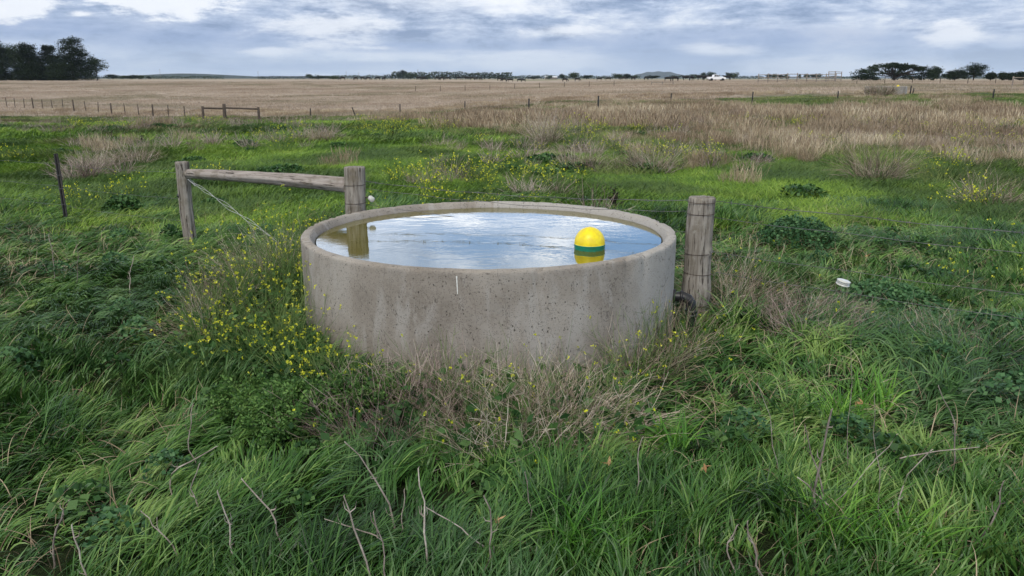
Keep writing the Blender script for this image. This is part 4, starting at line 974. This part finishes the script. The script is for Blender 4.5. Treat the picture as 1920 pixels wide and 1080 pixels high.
# dark withered plants standing in the turf
def darkweed(px, py, pyt, label, n=14, sp=.35):
    x, y, z = ground(px, py); h = at(px, pyt, y)[2] - z; root = thing('withered_weed', label, 'withered weed', (x, y, z))
    br = branchy(n, .004, h * 1.2, sp, .007, 6, .15, 1, 0, .2); obj('stems', npj(*stems_geo(br), tubes([[(0, 0, -.05), (0, 0, .02), (0, 0, .06)]], [[.03, .03, .012]], [.3], 8)), M['darkw'], root)
    tips = np.concatenate([br[0][0][:, 2:].reshape(-1, 3), br[1][0][:, -1]]); tag(obj('leaves', npj(quads(tips + rng.normal(size=tips.shape) * .01, .05 * (.5 + rng.random(len(tips))), rng.random(len(tips)), .45)), M['darkw'], root), kind='stuff')
M['darkw'] = plain('withered_leaf', (.03, .024, .018), .8, .2, .4, 30)
darkweed(1152, 400, 364, 'black withered seed head standing just behind the trough rim', 16, .2)
darkweed(436, 312, 286, 'black withered fern like weed lying in the turf above the log rail', 9, 1.4)
darkweed(212, 268, 248, 'dark withered weed in the turf far left', 8, .5); darkweed(266, 275, 256, 'purplish withered weed right of its dark neighbour far left', 10, .5)
darkweed(738, 262, 238, 'dark withered dock standing alone behind the middle timber post', 6, .4); 
# the larger weed clumps of the turf that can be told apart
for px, py, hh, n, lab, kind in ((530, 290, .75, 70, 'pale flowering clump standing alone above the log rail', 'm'), (610, 268, .6, 60, 'dark based clump of dead grass right of the pale flowering clump', 'd'), (1025, 272, 1.0, 110, 'large brown dead bush right of centre in the turf', 'd'), (1090, 285, .9, 90, 'large yellow green mustard bush beside the brown dead bush', 'm'),
        (1085, 325, .6, 70, 'brown dead clump behind the trough rim, right of centre', 'd'), (1225, 330, .75, 90, 'grey fawn dead bush behind the right side of the trough', 'd'), (1640, 345, .8, 90, 'grey dead bush in front of the yellow mustard patch at right', 'd'), (1770, 345, .7, 80, 'bright yellow mustard bush at right', 'm'), (1850, 390, .5, 70, 'squat brown dead clump near the right edge', 'd'),
        (180, 320, .5, 110, 'broad tangle of dead grass just right of the steel post top', 'd'), (255, 312, .6, 70, 'fawn dead clump between the steel post and the log rail', 'd'), (150, 340, .5, 60, 'low fawn dead clump beside the steel post', 'd'), (800, 350, .5, 60, 'mustard clump behind the left part of the trough rim', 'm'), (880, 345, .5, 60, 'mustard and dead stems behind the middle of the trough rim', 'm'), (960, 335, .5, 50, 'pale mustard clump behind the trough, left of the brown dead clump', 'm'), (30, 310, .45, 30, 'mustard patch at the far left beside the steel post', 'm')):
    x, y, z = ground(px, py)
    if kind == 'd': 
        dry_bush(lab, x, y, n * 2, .30, hh, .95, .3 if n % 20 else 1, .0, 20, None, .0042, 6)
    else:
        root = thing('mustard_bush', lab, 'mustard bush', (x, y, z)); br = branchy(n, .22, hh, .8, .0042, 6, .2); obj('stems', npj(*stems_geo(br)), M['stemg'], root)
        tips = br[1][0][:, -1]; tag(obj('flowers', npj(flowers_at(tips[rng.random(len(tips)) < .55], .024, 3, .015)), M['flower'], root), kind='stuff')

# ------------------------------------------------------------ far fences
ORD = ['first', 'second', 'third', 'fourth', 'fifth', 'sixth', 'seventh', 'eighth', 'ninth', 'tenth', 'eleventh', 'twelfth', 'thirteenth', 'fourteenth', 'fifteenth', 'sixteenth', 'seventeenth', 'eighteenth', 'nineteenth', 'twentieth', 'twenty first', 'twenty second', 'twenty third', 'twenty fourth', 'twenty fifth', 'twenty sixth', 'twenty seventh', 'twenty eighth', 'twenty ninth', 'thirtieth', 'thirty first', 'thirty second', 'thirty third', 'thirty fourth', 'thirty fifth', 'thirty sixth', 'thirty seventh', 'thirty eighth', 'thirty ninth', 'fortieth']
def simplepost(h, r): return npj(tubes([[(0, 0, -.3), (0, 0, h * .5), (.01, 0, h), (.01, 0, h + .01)]], [[r, r, r * .95, .001]], [.3], 8))
lf = thing('wire_fence', 'line of thin dark posts between the tan field and the green turf at far left', 'fence')
thin = simplepost(1.0, .035); thick = simplepost(1.05, .06); us = [10, 27, 42, 59, 75.5, 93, 111, 130, 150, 172, 194.5, 219, 244, 269, 295, 324, 354]
pts_ = []
for k in range(17):
    Y = 84.5 * (1 - .0194114 * k); X = (us[k] - 960) / F * Y / 1.0 * .99; z = T(X, Y); th = k in (0, 4, 8, 11, 14)
    o_ = obj('fence_post', thick if th else thin, M['woodfar'], lf, (X, Y, z)); o_.rotation_euler = ((rng.random() - .5) * .1, (rng.random() - .5) * .1, 0); pts_.append((X, Y, z))
BR = [(388, 56.5), (428, 57.0), (491, 57.0)]
bp = [((u_ - 960) / F * Y * .99, Y) for u_, Y in BR]
for (X, Y), r, h in zip(bp, (.09, .12, .09), (1.0, 1.15, .95)): obj('brace_post', simplepost(h, r), M['woodfar'], lf, (X, Y, T(X, Y)))
for k in range(2):
    a_ = bp[k]; b_ = bp[k + 1]; obj('brace_rail', npj(tubes([[(a_[0], a_[1], T(*a_) + .88), (b_[0], b_[1], T(*b_) + .82)]], .06, [.3], 8)), M['woodfar'], lf)
for hz in (.35, .6, .85): obj('fence_wire', npj(tubes([[(a[0], a[1], a[2] + hz) for a in pts_] + [(q[0], q[1], T(*q) + hz) for q in bp]], .003, [.3], 3)), M['wire'], lf)
rf = thing('wire_fence', 'widely spaced dark steel posts running right through the dry weeds beyond the turf', 'fence')
rp = [(587, 203, 220, 0), (671, 200, 216, -.35), (753, 195, 209, 0), (873, 190, 210, 0), (991, 185, 215, 0), (1119, 180, 214, 0), (1253, 175, 197, 0), (1403, 172, 197, 0), (1560, 171, 195, 0), (1697, 165, 184, .08), (1846, 167, 193, 0)]
prev = None; wpts = []
for (px, t_, b_, ln) in rp:
    h = .98; d_ = 1488 * h / max(b_ - t_ + 4, 14) ; d_ = min(max(d_, 40), 62)
    X = (px - 960) / F * d_ * .99; z = T(X, d_)
    o_ = obj('fence_post', simplepost(topz(px, t_, d_) - z if .5 < topz(px, t_, d_) - z < 1.5 else 1.0, .042), M['steelblack'], rf, (X, d_, z)); o_.rotation_euler = (0, ln, 0); wpts.append((X, d_, z))
for hz in (.4, .75): obj('fence_wire', npj(tubes([[(a[0], a[1], a[2] + hz) for a in wpts]], .003, [.3], 3)), M['wire'], rf)
# second trough on the rise
sx, sy = (1650 - 960) / F * 60 * .985, 60
t2 = trough('concrete_trough', 'distant concrete trough half hidden in dry grass on the right', sx, sy, T(sx, sy) + .02)
t2.scale = (1.05, 1.05, 1.1)
dry_bush('brown bush in front of the distant trough', sx - 1.3, sy - 2.0, 420, .8, 1.0, .9, .3, .0, 30, None, .012, 5)
float_(sx + .6, sy - .6, T(sx, sy) + .74, 'tiny yellow float showing over the rim of the distant trough')
t2p = thing('fence_post_pair', 'dark post beside the distant concrete trough', 'post', (sx + 1.65, sy - .4, T(sx + 1.6, sy))); t2p.name = 'short_post'
obj('post', simplepost(.8, .05), M['steelblack'], t2p)
# timber yards
def railfence(name, label, cat, x0, x1, Y, n, h, rails, slope=0):
    pr_ = .09 if rails else .05; pm_ = M['woodpale'] if rails else M['woodfar']
    root = thing(name, label, cat)
    xs_ = np.linspace(x0, x1, n)
    P = [((u_ - 960) / F * (Y + slope * k) * .975, Y + slope * k) for k, u_ in enumerate(xs_)]
    for p_ in P: obj('yard_post', simplepost(h, pr_), pm_, root, (p_[0], p_[1], T(*p_)))
    for hz in rails:
        for a, b in zip(P[:-1], P[1:]): obj('yard_rail', npj(tubes([[(a[0], a[1] - .1, T(*a) + hz), (b[0], b[1] - .1, T(*b) + hz)]], .06, [.3], 6)), M['woodpale'], root)
    return root
railfence('timber_yards', 'long timber cattle yard rails standing on the rise right of the white ute', 'yards', 1418, 1562, 150, 9, 1.7, (.5, 1.0, 1.5))
railfence('timber_yards', 'short timber race panel behind the right end of the long yard rails', 'yards', 1548, 1572, 175, 3, 2.3, (.7, 1.3, 1.9, 2.2))
railfence('timber_brace', 'timber brace at the far right edge of the view', 'brace', 1892, 1935, 95, 3, 1.25, (1.1,))
railfence('timber_brace', 'low pale rail far off in the tan field beyond the steel posts', 'brace', 1220, 1260, 150, 3, .7, (.55,))
railfence('wire_fence', 'row of posts on the crest in front of the spreading tree', 'fence', 1602, 1860, 118, 6, 1.0, (), 0)
railfence('wire_fence', 'very distant row of posts across the middle of the tan field', 'fence', 780, 1150, 150, 9, 1.1, (), 0)

# ------------------------------------------------------------ cattle and ute
def skinmesh(name, verts, edges, radii, lv=1):
    me = bpy.data.meshes.new(name); me.from_pydata(verts, edges, []); o_ = bpy.data.objects.new(name, me); COL.objects.link(o_)
    md = o_.modifiers.new('s', 'SKIN'); sv = me.skin_vertices[0].data
    for k, r in enumerate(radii): sv[k].radius = r if isinstance(r, tuple) else (r, r); sv[k].use_root = (k == 0)
    o_.modifiers.new('sub', 'SUBSURF').levels = lv
    dg = bpy.context.evaluated_depsgraph_get(); dg.update(); m2 = bpy.data.meshes.new_from_object(o_.evaluated_get(dg)); bpy.data.objects.remove(o_)
    m2.name = name; m2.polygons.foreach_set('use_smooth', [True] * len(m2.polygons)); return m2
def cow(graze):
    v = [(0, 0, 1.05), (.45, 0, 1.02), (.85, 0, 1.05), (-.45, 0, 1.02), (-.85, 0, 1.10)]
    e = [(0, 1), (1, 2), (0, 3), (3, 4)]; r = [(.34, .36), (.33, .36), (.26, .30), (.34, .37), (.24, .28)]
    def add(p, pr, rr): v.append(p); e.append((pr, len(v) - 1)); r.append(rr); return len(v) - 1
    if graze: k = add((1.15, 0, .95), 2, (.16, .2)); k = add((1.40, 0, .55), k, .12); k = add((1.52, .02, .30), k, .11); add((1.62, .03, .10), k, .07)
    else: k = add((1.15, 0, 1.22), 2, (.16, .2)); k = add((1.38, 0, 1.38), k, .13); k = add((1.60, 0, 1.30), k, .11); add((1.80, 0, 1.20), k, .07)
    for s_ in (-1, 1):
        a = add((.78, s_ * .18, .72), 2, .12); a = add((.76, s_ * .19, .38), a, .07); add((.78, s_ * .19, .02), a, .06)
        a = add((-.80, s_ * .18, .78), 4, .16); a = add((-.92, s_ * .19, .45), a, .075); add((-.84, s_ * .19, .02), a, .06)
    a = add((-1.08, 0, 1.15), 4, .04); add((-1.14, 0, .55), a, .03)
    return skinmesh('cow', v, e, r)
cows = [cow(0), cow(1)]
cspots = [643, 668, 681, 691, 709, 720, 786, 790, 795, 821, 829, 840, 860, 876, 886, 893, 901, 937, 945, 957, 974, 981, 1059, 1082, 1123, 1140, 1169, 1187, 1211, 1252, 1265, 1286, 1296, 1313, 1322, 1334, 1362]
for k, px in enumerate(cspots):
    late = px > 1280
    Y = 300 + 60 * rng.random() if not late else 250 + 25 * rng.random()
    if 1240 < px < 1280: Y = 230
    X = (px - 960) / F * Y * .97
    o_ = obj('cow', cows[int(rng.random() < .5)], M['cowhide'], None, (X, Y, T(X, Y) + (.12))); o_.rotation_euler = (0, 0, rng.choice([0, math.pi]) + rng.normal() * .5)
    o_.scale = (1, 1, 1) if not late else (1.15, 1.15, 1.15)
    tag(o_, ORD[k] + ' black cow from the left in the far herd', 'cow', 'black cattle grazing in the far paddock')
uY = 235; uX = (1342 - 960) / F * uY * .97
ute = thing('utility_truck', 'white double cab utility truck parked among the far cattle', 'utility truck', (uX, uY, T(uX, uY) + .12))
def extr(poly, y0, y1, name, m_, parent, bev=.04):
    n = len(poly); V = [(x_, y0, z_) for x_, z_ in poly] + [(x_, y1, z_) for x_, z_ in poly]; me = bpy.data.meshes.new(name)
    F_ = [tuple(range(n)), tuple(range(2 * n - 1, n - 1, -1))] + [(k, k + n, (k + 1) % n + n, (k + 1) % n) for k in range(n)]
    me.from_pydata(V, [], F_); me.update(); o_ = obj(name, me, m_, parent)
    if bev: b_ = o_.modifiers.new('b', 'BEVEL'); b_.width = bev; b_.segments = 2
    return o_
extr([(-2.6, .55), (-2.6, 1.12), (-1.15, 1.14), (-1.0, 1.72), (.05, 1.78), (.75, 1.20), (2.2, 1.08), (2.55, .9), (2.6, .5), (2.0, .42), (-2.2, .42)], -.9, .9, 'body', M['white_paint'], ute, .08)
for y_ in (-.915, .895):
    for poly in ([(-.85, 1.2), (-.78, 1.62), (-.25, 1.67), (-.25, 1.2)], [(-.17, 1.2), (-.17, 1.67), (.05, 1.68), (.6, 1.22)]): extr(poly, y_, y_ + .02, 'window', M['glass'], ute, 0)
extr([(.12, 1.70), (.72, 1.24), (.75, 1.25), (.14, 1.73)], -.72, .72, 'windscreen', M['glass'], ute, 0)
for x_ in (-1.55, 1.6):
    for y_ in (-.86, .68):
        V, Q, r_ = lathe([(.001, -.0), (.2, 0), (.37, .02), (.39, .05), (.39, .13), (.37, .16), (.2, .18), (.001, .18)], 20); wv_ = mesh_np('wheel', V, Q, smooth=True); wo_ = obj('wheel', wv_, M['rubber'], ute, (x_, y_ + .1, .39)); wo_.rotation_euler = (R(90), 0, 0)
        V, Q, r_ = lathe([(.001, -.006), (.18, -.006), (.2, .004)], 16); obj('rim', mesh_np('rim', V, Q), M['white_paint'], wo_)

# ------------------------------------------------------------ trees
def make_tree(name, label, X, Y, lobes, n, leaf, m_, trunk=None, group=None, limbs=6, asp=.7, gapf=.5, up=.0, tr=.35):
    """lobes: (dx, dy, z, rx, ry, rz) ellipsoids of foliage clumps"""
    z0 = T(X, Y); root = thing(name, label, 'tree', (X, Y, z0), 0, group)
    vol = np.array([l[3] * l[4] * l[5] for l in lobes]) ** .72; cnt = (vol / vol.sum() * n).astype(int) + 8; P = []
    for l, c_ in zip(lobes, cnt):
        nc = max(6, int(c_ / 26)); d = rng.normal(size=(nc, 3)); d /= np.linalg.norm(d, axis=1, keepdims=True); d *= (.45 + .6 * rng.random((nc, 1)) ** .6)
        cc_ = d * [l[3], l[4], l[5]] + [l[0], l[1], l[2]]
        k = rng.integers(0, nc, c_); s_ = min(l[3], l[5]) * .24 + leaf * .5; P.append(cc_[k] + rng.normal(size=(c_, 3)) * [s_ * 1.4, s_ * 1.4, s_ * .7])
    P = np.concatenate(P); P = P[P[:, 2] > .1]
    obj('crown', npj(quads(P, leaf * (.6 + .8 * rng.random(len(P))), rng.random(len(P)), asp, up)), m_, root)
    H = max(l[2] for l in lobes); paths = []
    tb = [(0, 0, -.3), (.1, 0, H * .25), (-.1, 0, H * .5), (0, 0, H * .9)]; parts = [tubes([tb], [[tr, tr * .8, tr * .6, tr * .25]], [.4], 8)]
    for l in lobes[:limbs + 4]:
        a_ = np.array([0, 0, H * (.15 + .3 * rng.random())]); b_ = np.array(l[:3]); mid = (a_ + b_) / 2 + [0, 0, -.1 * H * rng.random()]
        parts.append(tubes([[a_, mid, b_]], [[tr * .45, tr * .3, tr * .12]], [.4], 5))
    obj('trunk', npj(*parts), M['bark'], root); return root
def pxtree(px, Y, pxw, pyt, **k): pass
def lobes_layered(w_, h, n, base=.0, flat=.22, top=.35, seed=0):
    q = np.random.default_rng(seed); L_ = []
    for k in range(n):
        z = base + (h - base) * (k + .5) / n; rr = w_ / 2 * (1 - (1 - top) * ((z - base) / (h - base)) ** 1.6); m_ = 3 + int(rr / 1.5)
        for j in range(m_):
            a = q.random() * 6.28; d = rr * (.35 + .5 * q.random()); L_.append((math.cos(a) * d, math.sin(a) * d * .7, z + q.normal() * h * .04, rr * .42, rr * .42, h * flat * (.5 + .5 * q.random())))
    for k in range(9): a = k * .7; L_.append((math.cos(a) * w_ * .34, math.sin(a) * w_ * .25, h * (.08 + .12 * (k % 3)), w_ * .17, w_ * .15, h * .10))
    L_.append((0, 0, h * .93, w_ * top * .4, w_ * top * .4, h * .07)); return L_
def lobes_round(w_, h, n, base=.35, seed=0, rz=.26):
    q = np.random.default_rng(seed); L_ = []
    for k in range(n):
        a = q.random() * 6.28; d = w_ / 2 * .62 * q.random() ** .5; zf = base + (1 - base) * (.25 + .6 * q.random()) * (1 - .35 * (d / (w_ / 2)) ** 2); L_.append((math.cos(a) * d, math.sin(a) * d * .7, h * zf, w_ * .24, w_ * .24, h * rz * .55))
    return L_
def P2(px, Y): return (px - 960) / F * Y * .968
def mpp(Y): return Y / F * .968
Y = 320; s_ = mpp(Y)
for (px, wpx, hpx, lab, kind, sd_, off) in ((-8, 75, 70, 'dark cypress cut by the left edge of the view', 'c', 1, 0), (34, 62, 72, 'rounded grey green tree rising behind the far left cypresses', 'g', 2, 14), (60, 60, 64, 'dark cypress left of the tall layered one', 'c', 3, 0), (98, 60, 62, 'dark broad cypress between its neighbour and the tall layered one', 'c', 6, 4),
                         (138, 84, 74, 'tall layered cypress at the right of the far left grove', 'c', 4, -4), (183, 44, 50, 'airy gum tree at the right end of the far left grove', 'a', 5, 6)):
    YY = Y + off; X = P2(px, YY); h = hpx * s_; w_ = wpx * s_
    if kind == 'c': make_tree('cypress_tree', lab, X, YY, lobes_layered(w_, h, 9, .1, .10, .42, sd_), 34000, .36, M['cypress'], up=.35)
    elif kind == 'g': make_tree('gum_tree', lab, X, YY, lobes_round(w_, h, 26, .25, sd_), 8000, .42, M['gum'])
    else: make_tree('gum_tree', lab, X, YY, lobes_round(w_, h, 13, .3, sd_, .18), 2200, .42, M['gum'], tr=.25)
# the wide umbrella shaped tree and its neighbours on the right
Y = 330; s_ = mpp(Y); q = np.random.default_rng(5); L_ = []
for k in range(60):
    t_ = q.random() * 2 - 1; zt = (31 - 13 * abs(t_) ** 2.2) ; L_.append((t_ * 64 * s_, q.normal() * 2.5, (zt - 2 - 7 * q.random() ** 2) * s_, 8 * s_, 2.2, 2.6 * s_))
for k in range(40):
    t_ = q.random() * 2 - 1
    if abs(t_ + .27) < .16: continue
    L_.append((t_ * 66 * s_, q.normal() * 2.5, (3 + 15 * q.random()) * s_ * (1 - .4 * t_ * t_), 8 * s_, 2.2, 4.5 * s_))
make_tree('spreading_tree', 'very wide umbrella shaped dark tree on the right horizon', P2(1676, Y), Y, L_, 16000, .42, M['cypress'], limbs=30, up=.3, tr=.5)
for (px, wpx, hpx, lab, sd_) in ((1750, 26, 21, 'small round tree between the umbrella shaped tree and the tall humped one', 21), (1789, 44, 17, 'low bushy tree joined to the left of the tall humped one', 22), (1824, 50, 29, 'tall humped dark tree near the right edge', 23), (1856, 16, 12, 'little tree just right of the tall humped one', 24), (1880, 16, 12, 'first of the three small trees at the right edge', 25), (1895, 12, 11, 'second of the three small trees at the right edge', 26), (1911, 18, 12, 'last of the three small trees at the right edge', 27)):
    make_tree('dark_tree', lab, P2(px, Y), Y, lobes_round(wpx * s_, (hpx + 3) * s_, 18, .08, sd_, .34), 3400, .42, M['cypress'], tr=.25)
# far belts: single trees at 700-1600 m
bt = [make_tree('belt_tree', 'x', 0, 900, lobes_round(13, 8.5, 14, .12, 30 + k, .3), 1300, .85, M['gum' if k % 2 else 'cypress'], tr=.25) for k in range(4)]
lone = [(212, 30, 8, 700), (232, 20, 6, 700), (248, 26, 8, 700), (263, 16, 7, 710), (597, 34, 6, 650), (580, 14, 9, 900), (625, 30, 6, 660), (756, 24, 15, 1000), (770, 30, 10, 990), (1030, 16, 7, 900), (1000, 24, 6, 900), (1053, 16, 9, 700), (1076, 24, 12, 700), (1099, 16, 8, 720), (1160, 26, 10, 700), (1176, 24, 9, 700), (1189, 16, 7, 720), (1222, 26, 7, 700), (1301, 16, 8, 900), (1318, 18, 11, 900), (1333, 20, 13, 900), (1366, 16, 13, 900), (1376, 16, 12, 910), (1440, 13, 9, 600), (1451, 12, 10, 600), (1464, 14, 9, 600), (1474, 12, 9, 610), (1498, 8, 8, 1000), (1512, 14, 9, 1000), (1524, 12, 10, 1000), (1533, 14, 10, 1000), (280, 10, 5, 620)]
lone.sort(); proto_used = set()
for k, (px, wpx, hpx, Y) in enumerate(lone):
    X = P2(px, Y); b_ = bt[k % 4]; lab = ORD[k] + ' from the left among the single trees standing on the far horizon'
    sx_ = wpx * mpp(Y) / 13; sz_ = (hpx + 1) * mpp(Y) / 8.5
    if (k % 4) not in proto_used: r_ = b_; proto_used.add(k % 4); r_.location = (X, Y, T(X, Y)); r_.scale = (sx_, sx_, sz_); r_['label'] = lab
    else: r_ = dup(b_, (X, Y, T(X, Y)), rng.random() * .6, (sx_, sx_, sz_), lab)
    r_['group'] = 'single trees along the far horizon'; r_.rotation_euler = (0, 0, rng.random() * 6 if abs(sx_ - sz_) < .3 else 0)
def belt(label, px0, px1, Y, hpx, var=.3, m_='gum', n=None):
    w_ = (px1 - px0) * mpp(Y); h = hpx * mpp(Y); n = n or int(w_ * 14); x_ = rng.random(n) * w_ - w_ / 2
    top_ = h * (.72 + var * (fbm(x_ * .11, x_ * 0, 1, int(px0) + 3, 3) - .5) * 2 + .28); P = np.stack([x_, rng.normal(size=n) * 4, top_ * (.06 + .9 * rng.random(n) ** .7)], -1)
    s_ = h * .17 + .25
    me = npj(quads(P, s_ * (.7 + .7 * rng.random(n)), rng.random(n), .8)); X = P2((px0 + px1) / 2, Y); o_ = obj('shelter_belt', me, M[m_], None, (X, Y, T(X, Y)))
    return tag(o_, label, 'shelter belt', kind='stuff')
belt('long dark shelter belt across the left centre horizon', 485, 598, 1100, 6, .15, 'cypress')
belt('thin shelter belt continuing right of the long dark one', 590, 725, 1150, 7, .35)
belt('dense clipped shelter belt in the centre of the horizon', 722, 957, 900, 9, .15, 'cypress')
belt('second layer of trees showing above the centre shelter belt', 735, 960, 1200, 13, .25)
belt('low distant trees right of the centre belt', 960, 1110, 1300, 7, .35)
belt('low distant trees left of the blue hill', 1100, 1200, 1250, 7, .3)
belt('dark block of pines under the blue hill', 1209, 1231, 800, 6, .1, 'cypress')
belt('distant row of trees right of the blue hill', 1255, 1350, 1300, 8, .35)
belt('distant low row between the paired tall trees and the dark foursome', 1380, 1430, 1500, 6, .2)
belt('very distant pale row at the right centre of the horizon', 1540, 1610, 1800, 5, .2)
belt('thin distant trees below the left ridge', 285, 420, 1250, 6, .35)
belt('scrubby trees beside the airy gum at far left', 196, 282, 760, 7, .35)
belt('distant tree line seen past the trees at the right edge', 1740, 1960, 1900, 5, .3)
# hills and far ridges
def ridge(name, label, px0, px1, Y, fn, mt, dep=600):
    n = 80; xs_ = np.linspace(px0, px1, n); V = []; 
    for k, u_ in enumerate(xs_):
        h = max(fn((u_ - px0) / (px1 - px0), u_), 0) * mpp(Y)
        for dy_, f in ((-dep, 0), (-dep * .5, .45), (-dep * .2, .85), (0, 1), (dep * .5, .5), (dep, 0)): V.append((P2(u_, Y), Y + dy_, h * f + (-4 if f == 0 else 0)))
    Q = [(k * 6 + j, (k + 1) * 6 + j, (k + 1) * 6 + j + 1, k * 6 + j + 1) for k in range(n - 1) for j in range(5)]
    o_ = obj(name, mesh_np(name, V, Q, smooth=True), mt); return tag(o_, label, 'hill', kind='structure')
mh = plain('far_forest', (.030, .048, .028), .95, .05, .4, .02); mh2 = plain('far_hill', (.045, .060, .045), .95, .05, .3, .01)
ridge('hill', 'low wooded blue hill on the horizon right of centre', 1165, 1300, 7500, lambda s_, u_: 12.5 * math.exp(-abs((s_ - .52) / .34) ** 3.2) + 1.5 * math.exp(-((s_ - .2) / .09) ** 2) + .6 * math.sin(s_ * 40), mh2)
ridge('ridge', 'long dark wooded ridge on the left horizon', 190, 600, 4200, lambda s_, u_: 9.5 * math.sin(min(1, s_ * 2.2) * math.pi / 2) * (1 - sstep(s_, .3, 1.0)) + .5, mh)
ridge('ridge', 'faint level ridge along the rest of the horizon', 450, 2100, 8500, lambda s_, u_: 3.5 + 1.2 * math.sin(s_ * 9), mh2)
ridge('ridge', 'faint level ridge beyond the left edge', -600, 460, 8800, lambda s_, u_: 3.5 + 1.0 * math.sin(s_ * 7), mh2)
# masts
def mast(px, Y, hpx, label, lattice=False):
    X = P2(px, Y); h = hpx * mpp(Y); root = thing('radio_mast', label, 'mast', (X, Y, T(X, Y)))
    obj('mast_pole', npj(tubes([[(0, 0, 0), (0, 0, h * .5), (0, 0, h)]], [[.35, .25, .15]], [.3], 5)), M['woodpale'], root)
    obj('crossarm', npj(tubes([[(-1.2, 0, h * .93), (1.2, 0, h * .93)]], .12, [.3], 4)), M['woodpale'], root)
for k, (px, hp, lab) in enumerate(((302, 18, 'tall thin mast over the left ridge'), (485, 14, 'thin mast at the left end of the long dark belt'), (650, 14, 'thin mast left of the centre belt'), (673, 12, 'short mast close right of another left of the centre belt'), (784, 18, 'thin mast above the centre shelter belt'), (895, 14, 'thin mast at the right part of the centre belt'))): mast(px, 1400, hp, lab)
sh = thing('farm_shed', 'tiny white roofed farm shed among the trees left of the blue hill', 'shed', (P2(1033, 1100), 1100, T(P2(1033, 1100), 1100)))
obj('shed_wall', npj(box(-8, 8, -4, 4, 0, 2.6)), M['woodpale'], sh); V, Q, r_ = (np.array([(-8.4, -4.4, 2.6), (8.4, -4.4, 2.6), (8.4, 4.4, 2.6), (-8.4, 4.4, 2.6), (-8.4, 0, 4.2), (8.4, 0, 4.2)]), np.array([(0, 1, 5, 4), (2, 3, 4, 5)]), np.zeros(6)); obj('shed_roof', mesh_np('shed_roof', V, Q, [(0, 4, 3), (1, 2, 5)]), M['white_paint'], sh)
# ------------------------------------------------------------ haze
hz = box(-13000, 13000, -300, 12500, -6, 260); ho = obj('haze', mesh_np('haze', hz[0], hz[1]), None)
hm = bpy.data.materials.new('haze_air'); hm.use_nodes = True; ht = NT(hm.node_tree); ht.n.clear(); ov = ht.new('ShaderNodeOutputMaterial'); pvn = ht.new('ShaderNodeVolumePrincipled')
pvn.inputs['Density'].default_value = .00006; pvn.inputs['Color'].default_value = (.72, .84, 1, 1); ht.l.new(pvn.outputs[0], ov.inputs['Volume']); ho.data.materials.append(hm)
tag(ho, 'thin pale air haze over the whole plain', 'haze', kind='stuff')
